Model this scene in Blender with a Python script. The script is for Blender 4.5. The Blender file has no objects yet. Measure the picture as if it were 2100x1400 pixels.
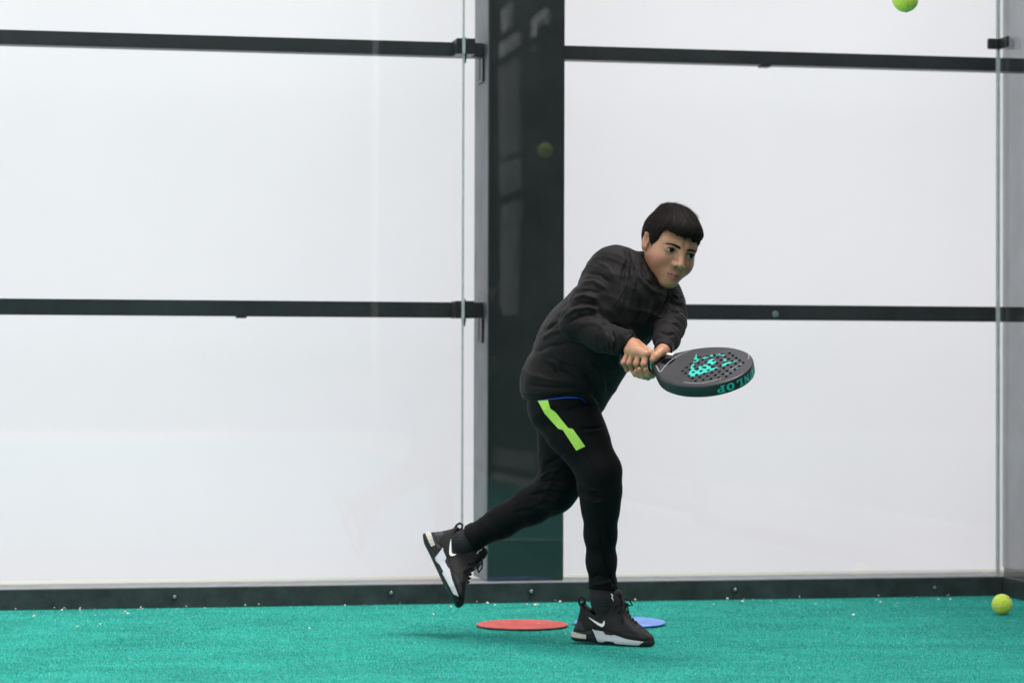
import bpy, bmesh, math, random
import numpy as np
from mathutils import Vector, Matrix
from mathutils.bvhtree import BVHTree
from mathutils.geometry import tessellate_polygon

random.seed(7); rng = np.random.default_rng(7)
scene = bpy.context.scene
COL = scene.collection
R = math.radians

# ------------------------------------------------------------------ camera
FPX, CX, CY = 5200.0, 1050.0, 700.0          # focal length in photo pixels, photo centre
CAM_H = 0.772
PITCH, ROLL = math.atan(65 / FPX), R(0.17)
cF = Vector((0, math.cos(PITCH), math.sin(PITCH)))
_u = Vector((0, -math.sin(PITCH), math.cos(PITCH))); _r = Vector((1, 0, 0))
cU = _u * math.cos(ROLL) - _r * math.sin(ROLL)
cR = _r * math.cos(ROLL) + _u * math.sin(ROLL)
CAM = Vector((0, 0, CAM_H))
cd = bpy.data.cameras.new('camera'); cam = bpy.data.objects.new('camera', cd); COL.objects.link(cam)
cd.sensor_width = 36; cd.lens = 36 * FPX / 2100; cd.clip_end = 500; cd.clip_start = 0.05
m = Matrix((cR, cU, -cF)).transposed().to_4x4(); m.translation = CAM
cam.matrix_world = m
cd.dof.use_dof = True; cd.dof.focus_distance = 7.08; cd.dof.aperture_fstop = 3.2
scene.camera = cam

# ------------------------------------------------------------------ sky, sun, exposure
w = bpy.data.worlds.new('World'); scene.world = w; w.use_nodes = True
nt = w.node_tree; nt.nodes.clear()
SUN_EL, SUN_AZ = R(73), R(120)               # azimuth measured clockwise from +Y
sky = nt.nodes.new('ShaderNodeTexSky'); sky.sky_type = 'NISHITA'; sky.sun_disc = False
sky.sun_elevation = SUN_EL; sky.sun_rotation = SUN_AZ
hs = nt.nodes.new('ShaderNodeHueSaturation'); hs.inputs['Saturation'].default_value = 0.13
bg = nt.nodes.new('ShaderNodeBackground'); bg.inputs[1].default_value = 0.14
ow = nt.nodes.new('ShaderNodeOutputWorld')
nt.links.new(sky.outputs[0], hs.inputs['Color']); nt.links.new(hs.outputs[0], bg.inputs[0]); nt.links.new(bg.outputs[0], ow.inputs[0])
sl = bpy.data.lights.new('sun', 'SUN'); sl.energy = 1.3; sl.angle = R(24); sl.color = (1, .97, .93)
so = bpy.data.objects.new('sun', sl); COL.objects.link(so)
sd = Vector((math.sin(SUN_AZ) * math.cos(SUN_EL), math.cos(SUN_AZ) * math.cos(SUN_EL), math.sin(SUN_EL)))
so.rotation_euler = sd.to_track_quat('Z', 'Y').to_euler(); so.location = (0, 0, 20)
vs = scene.view_settings; vs.view_transform = 'Standard'; vs.look = 'None'; vs.gamma = 1; vs.exposure = 1.52
vs.use_curve_mapping = False
scene.cycles.use_denoising = True
scene.cycles.max_bounces = 8; scene.cycles.transparent_max_bounces = 16

# ------------------------------------------------------------------ projection helpers
def ray(px, py): return cF + cR * ((px - CX) / FPX) + cU * ((CY - py) / FPX)
def P(px, py, Y):
    d = ray(px, py); return CAM + d * (Y / d.y)
def Pn(px, py, Y): return np.array(P(px, py, Y))
def RP(r, Y): return r * Y / FPX             # radius in photo pixels -> metres at distance Y
_M = np.array([cR, cU, cF]); _C = np.array(CAM)
def proj(V):
    q = (np.asarray(V) - _C) @ _M.T
    return np.stack([CX + FPX * q[:, 0] / q[:, 2], CY - FPX * q[:, 1] / q[:, 2]], 1)
def ground_pt(px, py, z=0.0):
    d = ray(px, py); return CAM + d * ((z - CAM_H) / d.z)

# ------------------------------------------------------------------ object helpers
def props(o, label=None, cat=None, group=None, kind=None):
    if label: o['label'] = label
    if cat: o['category'] = cat
    if group: o['group'] = group
    if kind: o['kind'] = kind
    return o
def empty(name, loc=(0, 0, 0)):
    o = bpy.data.objects.new(name, None); COL.objects.link(o); o.location = loc; o.empty_display_size = .1
    return o
def adopt(o, parent):
    if parent is not None:
        o.parent = parent
        o.matrix_parent_inverse = Matrix.Translation(parent.location).inverted() if parent.type == 'EMPTY' else Matrix.Identity(4)
def obj(name, me, mat, parent=None, smooth=False):
    o = bpy.data.objects.new(name, me); COL.objects.link(o)
    if mat: me.materials.append(mat)
    if smooth:
        me.polygons.foreach_set('use_smooth', [True] * len(me.polygons))
    adopt(o, parent)
    return o
def mesh_np(name, V, F):
    me = bpy.data.meshes.new(name)
    V = np.asarray(V, dtype=np.float32); F = np.asarray(F, dtype=np.int32)
    k = F.shape[1]
    me.vertices.add(len(V)); me.vertices.foreach_set('co', V.ravel())
    me.loops.add(F.size); me.loops.foreach_set('vertex_index', F.ravel())
    me.polygons.add(len(F)); me.polygons.foreach_set('loop_start', np.arange(0, F.size, k, dtype=np.int32))
    me.update(calc_edges=True); me.validate()
    return me
def mesh_py(name, V, F):
    me = bpy.data.meshes.new(name); me.from_pydata([tuple(v) for v in V], [], F); me.update(); return me
def bm_mesh(name, bm):
    bmesh.ops.recalc_face_normals(bm, faces=bm.faces)
    me = bpy.data.meshes.new(name); bm.to_mesh(me); bm.free(); return me
def box8(bm, pts):
    """pts: 8 corners, bottom 4 ccw then top 4"""
    v = [bm.verts.new(p) for p in pts]
    for f in ((3, 2, 1, 0), (4, 5, 6, 7), (0, 1, 5, 4), (1, 2, 6, 5), (2, 3, 7, 6), (3, 0, 4, 7)):
        bm.faces.new([v[i] for i in f])
def tube(bm, pts, radii, n=8, cap=True):
    pts = [Vector(p) for p in pts]
    if not hasattr(radii, '__len__'): radii = [radii] * len(pts)
    rings = []; up = None
    for i, p in enumerate(pts):
        t = (pts[min(i + 1, len(pts) - 1)] - pts[max(i - 1, 0)]).normalized()
        if up is None:
            up = t.orthogonal().normalized()
        up = (up - t * up.dot(t)).normalized(); b = t.cross(up)
        rings.append([bm.verts.new(p + (up * math.cos(2 * math.pi * k / n) + b * math.sin(2 * math.pi * k / n)) * radii[i]) for k in range(n)])
    for a, b2 in zip(rings, rings[1:]):
        for k in range(n): bm.faces.new((a[k], a[(k + 1) % n], b2[(k + 1) % n], b2[k]))
    if cap:
        bm.faces.new(rings[0][::-1]); bm.faces.new(rings[-1])

# ------------------------------------------------------------------ materials
def mat(name, col, rough=.5, spec=.5, noise=None, bump=None, metal=0, sheen=0, attr=None, sss=0, coords='Object', coat=0):
    """noise=(scale, amount) varies the colour, bump=(scale, distance) gives fine relief"""
    M = bpy.data.materials.new(name); M.use_nodes = True
    n = M.node_tree.nodes; l = M.node_tree.links; b = n['Principled BSDF']
    b.inputs['Base Color'].default_value = (*col, 1); b.inputs['Roughness'].default_value = rough
    b.inputs['Specular IOR Level'].default_value = spec; b.inputs['Metallic'].default_value = metal
    b.inputs['Sheen Weight'].default_value = sheen; b.inputs['Sheen Roughness'].default_value = .5
    b.inputs['Coat Weight'].default_value = coat
    if sss:
        b.inputs['Subsurface Weight'].default_value = sss
        b.inputs['Subsurface Radius'].default_value = (1, .4, .2); b.inputs['Subsurface Scale'].default_value = .0018
    tc = n.new('ShaderNodeTexCoord'); src = None
    if attr:
        a = n.new('ShaderNodeAttribute'); a.attribute_name = attr; src = a.outputs['Color']
    if noise:
        t = n.new('ShaderNodeTexNoise'); t.inputs['Scale'].default_value = noise[0]; t.inputs['Detail'].default_value = 6
        t.inputs['Roughness'].default_value = .65
        l.new(tc.outputs[coords], t.inputs['Vector'])
        mr = n.new('ShaderNodeMapRange'); mr.inputs['From Min'].default_value = .3; mr.inputs['From Max'].default_value = .7
        mr.inputs['To Min'].default_value = 1 - noise[1]; mr.inputs['To Max'].default_value = 1 + noise[1]
        l.new(t.outputs['Fac'], mr.inputs['Value'])
        mx = n.new('ShaderNodeMix'); mx.data_type = 'RGBA'; mx.blend_type = 'MULTIPLY'; mx.inputs['Factor'].default_value = 1
        if src is not None: l.new(src, mx.inputs['A'])
        else: mx.inputs['A'].default_value = (*col, 1)
        l.new(mr.outputs[0], mx.inputs['B']); src = mx.outputs['Result']
    if src is not None: l.new(src, b.inputs['Base Color'])
    if bump:
        t2 = n.new('ShaderNodeTexNoise'); t2.inputs['Scale'].default_value = bump[0]; t2.inputs['Detail'].default_value = 4
        l.new(tc.outputs[coords], t2.inputs['Vector'])
        bp = n.new('ShaderNodeBump'); bp.inputs['Distance'].default_value = bump[1]; bp.inputs['Strength'].default_value = 1
        l.new(t2.outputs['Fac'], bp.inputs['Height']); l.new(bp.outputs[0], b.inputs['Normal'])
    return M

def glass_mat(name, tint):
    M = bpy.data.materials.new(name); M.use_nodes = True
    n = M.node_tree.nodes; l = M.node_tree.links; n.clear()
    o = n.new('ShaderNodeOutputMaterial'); mx = n.new('ShaderNodeMixShader')
    tr = n.new('ShaderNodeBsdfTransparent'); tr.inputs[0].default_value = (*tint, 1)
    gl = n.new('ShaderNodeBsdfGlossy'); gl.inputs['Roughness'].default_value = 0.0
    fr = n.new('ShaderNodeFresnel'); geo = n.new('ShaderNodeNewGeometry')
    mr = n.new('ShaderNodeMapRange'); mr.inputs['To Min'].default_value = 1.5; mr.inputs['To Max'].default_value = 1 / 1.5
    l.new(geo.outputs['Backfacing'], mr.inputs['Value']); l.new(mr.outputs[0], fr.inputs['IOR'])
    # faint dust and smears on the pane
    tc = n.new('ShaderNodeTexCoord'); ns = n.new('ShaderNodeTexNoise'); ns.inputs['Scale'].default_value = 3.5; ns.inputs['Detail'].default_value = 8
    l.new(tc.outputs['Object'], ns.inputs['Vector'])
    cr = n.new('ShaderNodeMapRange'); cr.inputs['From Min'].default_value = .45; cr.inputs['From Max'].default_value = .8
    cr.inputs['To Min'].default_value = 0.001; cr.inputs['To Max'].default_value = .010
    l.new(ns.outputs['Fac'], cr.inputs['Value'])
    df = n.new('ShaderNodeBsdfDiffuse'); df.inputs[0].default_value = (.5, .52, .52, 1)
    m2 = n.new('ShaderNodeMixShader'); l.new(cr.outputs[0], m2.inputs[0]); l.new(tr.outputs[0], m2.inputs[1]); l.new(df.outputs[0], m2.inputs[2])
    l.new(fr.outputs[0], mx.inputs[0]); l.new(m2.outputs[0], mx.inputs[1]); l.new(gl.outputs[0], mx.inputs[2]); l.new(mx.outputs[0], o.inputs[0])
    return M

def sheet_mat(name, col, trans):
    M = bpy.data.materials.new(name); M.use_nodes = True
    n = M.node_tree.nodes; l = M.node_tree.links; n.clear()
    o = n.new('ShaderNodeOutputMaterial'); mx = n.new('ShaderNodeMixShader'); mx.inputs[0].default_value = trans
    d = n.new('ShaderNodeBsdfDiffuse'); t = n.new('ShaderNodeBsdfTranslucent')
    tc = n.new('ShaderNodeTexCoord'); ns = n.new('ShaderNodeTexNoise'); ns.inputs['Scale'].default_value = .8; ns.inputs['Detail'].default_value = 3
    l.new(tc.outputs['Object'], ns.inputs['Vector'])
    mr = n.new('ShaderNodeMapRange'); mr.inputs['To Min'].default_value = .95; mr.inputs['To Max'].default_value = 1.03
    l.new(ns.outputs['Fac'], mr.inputs['Value'])
    m1 = n.new('ShaderNodeMix'); m1.data_type = 'RGBA'; m1.blend_type = 'MULTIPLY'; m1.inputs['Factor'].default_value = 1
    m1.inputs['A'].default_value = (*col, 1); l.new(mr.outputs[0], m1.inputs['B'])
    l.new(m1.outputs['Result'], d.inputs[0]); l.new(m1.outputs['Result'], t.inputs[0])
    l.new(d.outputs[0], mx.inputs[1]); l.new(t.outputs[0], mx.inputs[2]); l.new(mx.outputs[0], o.inputs[0])
    return M

MT = {}
MT['steel'] = mat('dark_painted_steel', (.0145, .0155, .0165), .34, .5, noise=(9, .25), bump=(60, .0004))
MT['rail'] = mat('black_rail_paint', (.016, .017, .019), .4, .5, noise=(12, .3))
MT['kerb'] = mat('dark_kerb_steel', (.022, .031, .030), .5, .4, noise=(14, .5), bump=(40, .0006))
MT['kerbtop'] = mat('kerb_top_dust', (.30, .30, .31), .7, .3, noise=(20, .2))
MT['zinc'] = mat('zinc_bolt', (.20, .25, .25), .4, .4, metal=.5, noise=(80, .2))
MT['glass'] = glass_mat('court_glass', (.985, .992, .99))
MT['glassedge'] = mat('glass_edge_silicone', (.36, .38, .38), .3, .5, noise=(30, .2))
MT['sheet'] = sheet_mat('white_windbreak_sheet', (.915, .885, .930), .5)
MT['concrete'] = mat('pale_concrete', (.42, .40, .35), .85, .2, noise=(6, .2), bump=(40, .001))
MT['clip'] = mat('black_plastic_clip', (.012, .012, .013), .45)

# ------------------------------------------------------------------ the court: ground and back wall
WA = R(11.06)
wv = Vector((math.cos(WA), math.sin(WA), 0)); wn = Vector((math.sin(WA), -math.cos(WA), 0))
W0 = ground_pt(1050, 1236)
def W(s, d, z): return W0 + wv * s - wn * d + Vector((0, 0, z))
def wall_hit(px, py, d):
    r = ray(px, py); o = W0 - wn * d
    t = (o - CAM).dot(wn) / r.dot(wn); p = CAM + r * t
    return (p - W0).dot(wv), p.z
def wbox(bm, s0, s1, d0, d1, z0, z1):
    box8(bm, [W(s0, d0, z0), W(s1, d0, z0), W(s1, d1, z0), W(s0, d1, z0), W(s0, d0, z1), W(s1, d0, z1), W(s1, d1, z1), W(s0, d1, z1)])
def wbox_obj(name, mt, parent, *a, bevel=0):
    bm = bmesh.new(); wbox(bm, *a)
    if bevel: bmesh.ops.bevel(bm, geom=list(bm.edges), offset=bevel, segments=2, affect='EDGES')
    return obj(name, bm_mesh(name, bm), mt, parent)

S_CORNER = wall_hit(2049, 900, .03)[0]
S_LEFT = -4.2

# ground sheet reaching the horizon, turf on it
def ground_mat(name, c1, c2, sc):
    return mat(name, c1, .9, .15, noise=(sc, .35), bump=(sc * 6, .003))
g = mesh_py('ground', [(-200, -200, -.012), (200, -200, -.012), (200, 200, -.012), (-200, 200, -.012)], [(0, 1, 2, 3)])
props(obj('ground', g, MT['concrete']), kind='structure')

def turf_material():
    M = bpy.data.materials.new('teal_turf'); M.use_nodes = True
    n = M.node_tree.nodes; l = M.node_tree.links; b = n['Principled BSDF']
    b.inputs['Roughness'].default_value = .95; b.inputs['Specular IOR Level'].default_value = .08
    tc = n.new('ShaderNodeTexCoord')
    fine = n.new('ShaderNodeTexNoise'); fine.inputs['Scale'].default_value = 230; fine.inputs['Detail'].default_value = 3
    big = n.new('ShaderNodeTexNoise'); big.inputs['Scale'].default_value = 3.2; big.inputs['Detail'].default_value = 6; big.inputs['Roughness'].default_value = .6
    mp = n.new('ShaderNodeMapping'); mp.inputs['Scale'].default_value = (1, 2.4, 1); l.new(tc.outputs['Object'], mp.inputs[0])
    l.new(tc.outputs['Object'], fine.inputs['Vector']); l.new(mp.outputs[0], big.inputs['Vector'])
    r1 = n.new('ShaderNodeValToRGB'); e = r1.color_ramp.elements
    e[0].position = .3; e[0].color = (.006, .19, .155, 1); e[1].position = .72; e[1].color = (.065, .40, .335, 1)
    l.new(fine.outputs['Fac'], r1.inputs[0])
    r2 = n.new('ShaderNodeMapRange'); r2.inputs['From Min'].default_value = .35; r2.inputs['From Max'].default_value = .65; r2.inputs['To Min'].default_value = .8; r2.inputs['To Max'].default_value = 1.12
    l.new(big.outputs['Fac'], r2.inputs[0])
    mx = n.new('ShaderNodeMix'); mx.data_type = 'RGBA'; mx.blend_type = 'MULTIPLY'; mx.inputs['Factor'].default_value = 1
    l.new(r1.outputs[0], mx.inputs['A']); l.new(r2.outputs[0], mx.inputs['B']); l.new(mx.outputs['Result'], b.inputs['Base Color'])
    bp = n.new('ShaderNodeBump'); bp.inputs['Distance'].default_value = .006; l.new(fine.outputs['Fac'], bp.inputs['Height']); l.new(bp.outputs[0], b.inputs['Normal'])
    return M
MT['turf'] = turf_material()
tv = [W(-8.3, 0.01, 0), W(S_CORNER + .02, 0.01, 0), W(S_CORNER + .02, -20, 0), W(-8.3, -20, 0)]
props(obj('turf', mesh_py('turf', tv, [(3, 2, 1, 0)]), MT['turf']), kind='structure')
MT['line'] = mat('white_line_turf', (.62, .66, .64), .95, .1, noise=(200, .3), bump=(300, .004))
lv = [W(-8.2, -3.0, .006), W(S_CORNER - .05, -3.0, .006), W(S_CORNER - .05, -3.05, .006), W(-8.2, -3.05, .006)]
props(obj('court_line', mesh_py('court_line', lv, [(3, 2, 1, 0)]), MT['line']), kind='structure')

# short turf fibres over the part of the court that is seen
def turf_fibres():
    N = 720000
    s = rng.uniform(-3.2, S_CORNER - .005, N); d = rng.uniform(-3.0, -.004, N)
    base = np.array(W0)[None] + s[:, None] * np.array(wv) - d[:, None] * np.array(wn)
    h = rng.uniform(.002, .0045, N); a = rng.uniform(0, 2 * np.pi, N); lean = rng.uniform(0, .006, N); la = rng.uniform(0, 2 * np.pi, N)
    wd = rng.uniform(.0005, .0010, N)
    sx = np.stack([np.cos(a) * wd, np.sin(a) * wd, np.zeros(N)], 1)
    tip = base + np.stack([np.cos(la) * lean, np.sin(la) * lean, h], 1)
    V = np.empty((N, 3, 3)); V[:, 0] = base - sx; V[:, 1] = base + sx; V[:, 2] = tip
    me = mesh_np('turf_fibres', V.reshape(-1, 3), np.arange(3 * N).reshape(-1, 3))
    shade = np.clip(rng.normal(1.0, .15, N), .5, 1.5)
    c = np.empty((N, 3, 4), dtype=np.float32); c[..., 3] = 1
    pale = (rng.random(N) < .06)[:, None]
    col = np.where(pale, np.array([.21, .47, .41]), np.array([.018, .355, .292])) * shade[:, None]
    c[:, :, :3] = col[:, None]
    at = me.color_attributes.new('col', 'FLOAT_COLOR', 'POINT'); at.data.foreach_set('color', c.ravel())
    o = obj('turf_fibres', me, mat('turf_fibre', (.02, .25, .19), .7, .25, attr='col', noise=(2.6, .28)))
    props(o, 'short teal artificial turf fibres covering the court', 'turf', kind='stuff')
turf_fibres()

# back glass wall with rails, post, clamps and kerb
wall = empty('glass_court_wall', W(-.1, .05, 0))
props(wall, 'clear glass court wall on a dark kerb with black rails and wide post behind', 'glass wall')
KH = .066
kerb = wbox_obj('kerb', MT['kerb'], wall, S_LEFT, S_CORNER + .0, 0, .022, 0, KH, bevel=.002)
for px, py in ((358, 1223), (802, 1215), (1089, 1212), (1507, 1208), (1916, 1204)):
    s, z = wall_hit(px, py, 0)
    bm = bmesh.new(); c = W(s, 0, z)
    tube(bm, [c - wn * .004, c + wn * .0016], [.0125, .0115], 20)
    o = obj('washer', bm_mesh('washer', bm), MT['clip'], wall)
    bm = bmesh.new(); tube(bm, [c + wn * .0016, c + wn * .0055, c + wn * .007], [.006, .006, .0045], 12)
    obj('bolt', bm_mesh('bolt', bm), MT['zinc'], wall)
wbox_obj('kerb_top', MT['kerbtop'], wall, S_LEFT, S_CORNER, .0225, .20, .02, KH + .002)
S_JOINT = wall_hit(950, 640, .03)[0]
GT = 3.0
GD0, GD1 = .034, .046
for a, b in ((S_LEFT, S_JOINT - .003), (S_JOINT + .003, S_CORNER - .006)):
    wbox_obj('glass_pane', MT['glass'], wall, a, b, GD0, GD1, KH + .0025, GT)
wbox_obj('joint_strip', MT['glassedge'], wall, S_JOINT - .0028, S_JOINT + .0028, GD0 + .001, GD1 + .004, KH + .0025, GT)
# post: 25 cm wide front, seen a little from its left side
PD0, PD1 = .075, .33
S_P0, S_P1 = wall_hit(1002, 640, PD0)[0], wall_hit(1157, 640, PD0)[0]
wbox_obj('post', MT['steel'], wall, S_P0, S_P1, PD0, PD1, KH + .0025, 3.6, bevel=.003)
MT['plate'] = mat('side_sheen_grey', (.17, .175, .19), .5, .5, noise=(7, .25), metal=.2)  # added plate: its grey stands in for the sheet mirrored at a grazing angle
wbox_obj('side_sheen_plate', MT['plate'], wall, S_P0 - .0045, S_P0 - .0005, PD0 + .002, PD1 - .002, KH + .003, 3.6)
# rails
RD0, RD1 = .145, .205
zs = []
for ytop, ybot in ((93.5, 122.), (621.5, 653.)):
    z1 = wall_hit(1157, ytop, RD0)[1]; z0 = wall_hit(1157, ybot, RD0)[1]; zs.append((z0, z1))
zs.append((zs[1][0] * 0 + 2.72, 2.77))
S_CP = S_CORNER + .012
for z0, z1 in zs:
    wbox_obj('rail', MT['rail'], wall, S_LEFT, S_P0 - .006, RD0, RD1, z0, z1, bevel=.002)
    wbox_obj('rail', MT['rail'], wall, S_P1 + .001, S_CORNER + .5, RD0, RD1, z0, z1, bevel=.002)
    # clamp between rail and pane at the joint: lip, spacer and bolt, gusset on the post
    zc = (z0 + z1) / 2
    cl = wbox_obj('clamp', MT['steel'], wall, S_JOINT - .022, S_JOINT + .042, GD1 + .004, RD0 - .0005, z0 - .003, z1 + .002, bevel=.001)
    cl2 = wbox_obj('clamp_cover', MT['glassedge'], wall, S_JOINT - .0055, S_JOINT + .0045, GD0 - .006, GD0 - .0005, z0 - .006, z1 + .006, bevel=.002)
    for zz, hh in ((z1 + .0022, .008), (z0 - .0032, -.026)):
        bm = bmesh.new(); c = W(S_JOINT + .012, .09, zz)
        tube(bm, [c, c + Vector((0, 0, hh * .45))], .0085, 6)
        tube(bm, [c + Vector((0, 0, hh * .45)), c + Vector((0, 0, hh))], .006, 8)
        obj('bolt', bm_mesh('bolt', bm), MT['zinc'], wall)
    wbox_obj('gusset', MT['steel'], wall, S_P0 - .012, S_P0 - .0052, .14, .24, z0 - .085, z0 - .001, bevel=.001)
    wbox_obj('gusset_slot', MT['clip'], wall, S_P0 - .0135, S_P0 - .0122, .185, .197, z0 - .075, z0 - .001)
for px, py, r_, mt_ in ((1590, 644, .0115, 'pale'), ):
    s_, z_ = wall_hit(px, py, RD0); c = W(s_, RD0, z_); bm = bmesh.new()
    tube(bm, [c - wn * .0005, c + wn * .003, c + wn * .0045], [r_, r_, r_ * .6], 18)
    obj('rail_cap', bm_mesh('rail_cap', bm), MT['zinc'], wall, False)
for px, k in ((497, 1), (1572, 0)):
    s_, _ = wall_hit(px, 400, RD0)
    wbox_obj('rail_tab', MT['rail'], wall, s_ - .017, s_ + .017, RD0 + .005, RD0 + .05, zs[k][0] - .006, zs[k][0] - .0005)
# corner post behind the corner joint
S_C0 = wall_hit(2058, 640, .46)[0]
wbox_obj('side_sheen_plate', MT['plate'], wall, S_C0 - .0045, S_C0 - .0005, .217, .458, KH, 3.6)  # same added grey plate as on the wide post
wbox_obj('corner_post', MT['steel'], wall, S_C0, S_C0 + .25, .215, .46, 0, 3.6, bevel=.003)

# glass side wall running from the corner toward the camera
side = empty('glass_side_wall', W(S_CORNER, -1.5, 0))
props(side, 'glass side wall meeting the back wall at the right corner', 'glass wall')
wbox_obj('kerb', MT['kerb'], side, S_CORNER + .001, S_CORNER + .022, -4.0, .02, 0, KH, bevel=.002)
wbox_obj('glass_pane', MT['glass'], side, S_CORNER + .004, S_CORNER + .016, -4.0, .047, KH + .0005, GT)
wbox_obj('corner_strip', MT['glassedge'], side, S_CORNER - .0055, S_CORNER + .0035, GD0 - .002, GD1 + .002, KH - .002, GT)
s0, zc = wall_hit(2054, 92, .03)
c0 = wall_hit(2027, 92, .02)[0]
wbox_obj('corner_clip', MT['clip'], side, c0, S_CORNER - .0055, .018, .0335, zc - .017, zc + .019, bevel=.002)
bm = bmesh.new(); wbox(bm, S_CORNER - .0055, S_CORNER + .0039, -.05, .03, zc - .017, zc + .019)
obj('corner_clip', bm_mesh('corner_clip', bm), MT['clip'], side)

# white windbreak sheet behind the glass
back = empty('windbreak_screen', W(0, .62, 0))
props(back, 'white translucent windbreak sheet stretched behind the glass wall', 'windbreak')
bm = bmesh.new(); n = 60; rows = 20
grid = [[bm.verts.new(W(-4.6 + 10 * i / n, .62 + .006 * math.sin(i * 1.7) * math.sin(j * .9), .03 + 3.9 * j / rows)) for i in range(n + 1)] for j in range(rows + 1)]
for j in range(rows):
    for i in range(n): bm.faces.new((grid[j][i], grid[j][i + 1], grid[j + 1][i + 1], grid[j + 1][i]))
obj('sheet', bm_mesh('sheet', bm), MT['sheet'], back, True)
bm = bmesh.new(); tube(bm, [W(-4.6, .585, .03), W(5.4, .585, .03)], .017, 10)
obj('hem_tube', bm_mesh('hem_tube', bm), mat('cream_hem', (.6, .58, .5), .6), back)

# ------------------------------------------------------------------ implicit surfaces -> mesh (sparse surface nets)
def smin(a, b, k):
    h = np.maximum(k - np.abs(a - b), 0) / k
    return np.minimum(a, b) - h * h * k * .25
def smax(a, b, k): return -smin(-a, -b, k)
def nrm(q): return np.sqrt(np.einsum('ij,ij->i', q, q))
def cone(p, a, b, ra, rb):
    a = np.asarray(a); ab = np.asarray(b) - a; L = max(ab @ ab, 1e-12); q = p - a
    h = np.clip(q @ (ab / L), 0, 1); q -= h[:, None] * ab
    return nrm(q) - (ra + h * (rb - ra))
def ell(p, c, r, rot=None):
    q = p - np.asarray(c)
    if rot is not None: q = q @ rot
    q = q / np.asarray(r); k0 = nrm(q); k1 = nrm(q / np.asarray(r))
    return k0 * (k0 - 1) / np.maximum(k1, 1e-9)
def chain(p, nodes, k=.03):
    """nodes: [(xyz, r)], a limb of tapered pieces"""
    d = None
    for (a, ra), (b, rb) in zip(nodes, nodes[1:]):
        e = cone(p, a, b, ra, rb); d = e if d is None else smin(d, e, k)
    return d
class Group:
    """an SDF evaluated only near its own bounding box"""
    def __init__(self, f, pts, pad): 
        pts = np.asarray(pts); self.f = f; self.lo = pts.min(0) - pad; self.hi = pts.max(0) + pad
    def __call__(self, p):
        out = nrm(np.maximum(np.maximum(self.lo - p, p - self.hi), 0)) + .04
        m = ((p > self.lo - .05) & (p < self.hi + .05)).all(1)
        if m.any(): out[m] = self.f(p[m])
        return out
def surface(f, lo, hi, res, margin=.012):
    lo = np.asarray(lo, float); hi = np.asarray(hi, float); B = 8; bs = res * B
    nb = np.ceil((hi - lo) / bs).astype(int)
    gi = np.stack(np.meshgrid(*[np.arange(k) for k in nb], indexing='ij'), -1).reshape(-1, 3)
    cen = lo + (gi + .5) * bs
    d = np.concatenate([f(c) for c in np.array_split(cen, max(1, len(cen) // 100000))])
    gi = gi[np.abs(d) < bs * .87 * 1.25 + margin]
    off = np.stack(np.meshgrid(*[np.arange(B + 1)] * 3, indexing='ij'), -1).reshape(-1, 3)
    NB = len(gi); val = np.empty((NB, (B + 1) ** 3), np.float32); step = 200
    for i in range(0, NB, step):
        pts = lo + (gi[i:i + step, None] * B + off[None]) * res
        val[i:i + step] = f(pts.reshape(-1, 3)).reshape(-1, (B + 1) ** 3)
    val = val.reshape(NB, B + 1, B + 1, B + 1); ins = val < 0
    cnt = np.zeros((NB, B, B, B), np.int8)
    corners = [(i, j, k) for i in (0, 1) for j in (0, 1) for k in (0, 1)]
    for i, j, k in corners: cnt += ins[:, i:i + B, j:j + B, k:k + B]
    act = (cnt > 0) & (cnt < 8)
    bi, ci, cj, ck = np.nonzero(act)
    cv = np.stack([val[bi, ci + i, cj + j, ck + k] for i, j, k in corners], 1)
    co = np.array(corners, float)
    acc = np.zeros((len(bi), 3)); num = np.zeros(len(bi))
    for a in range(8):
        for b in range(a + 1, 8):
            if np.abs(co[a] - co[b]).sum() != 1: continue
            va, vb = cv[:, a], cv[:, b]; x = (va < 0) != (vb < 0)
            t = np.where(x, va / np.where(x, va - vb, 1), 0)
            acc += np.where(x[:, None], co[a] + t[:, None] * (co[b] - co[a]), 0); num += x
    cell = gi[bi] * B + np.stack([ci, cj, ck], 1)
    V = lo + (cell + acc / num[:, None]) * res
    dim = nb * B + 2
    key = lambda c: ((c[..., 0] + 1) * (dim[1] + 2) + c[..., 1] + 1) * (dim[2] + 2) + c[..., 2] + 1
    kk = key(cell); order = np.argsort(kk); ks = kk[order]
    faces = []
    for ax in range(3):
        sl0 = [slice(0, B)] * 3; sl1 = list(sl0); sl1[ax] = slice(1, B + 1)
        A = ins[(slice(None), *sl0)]; Bv = ins[(slice(None), *sl1)]
        b2, i, j, k = np.nonzero(A != Bv)
        c = gi[b2] * B + np.stack([i, j, k], 1); u, v = (ax + 1) % 3, (ax + 2) % 3
        quad = []; ok = np.ones(len(c), bool)
        for du, dv in ((0, 0), (-1, 0), (-1, -1), (0, -1)):
            q = c.copy(); q[:, u] += du; q[:, v] += dv
            qk = key(q); pos = np.clip(np.searchsorted(ks, qk), 0, len(ks) - 1); ok &= ks[pos] == qk
            quad.append(order[pos])
        q = np.stack(quad, 1); flip = ~A[b2, i, j, k]
        q[flip] = q[flip][:, ::-1]; faces.append(q[ok])
    return V, np.concatenate(faces)
def normals(V, F):
    fn = np.cross(V[F[:, 2]] - V[F[:, 0]], V[F[:, 3]] - V[F[:, 1]]); N = np.zeros_like(V)
    for i in range(4): np.add.at(N, F[:, i], fn)
    return N / np.maximum(np.linalg.norm(N, axis=1, keepdims=True), 1e-12)
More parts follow.
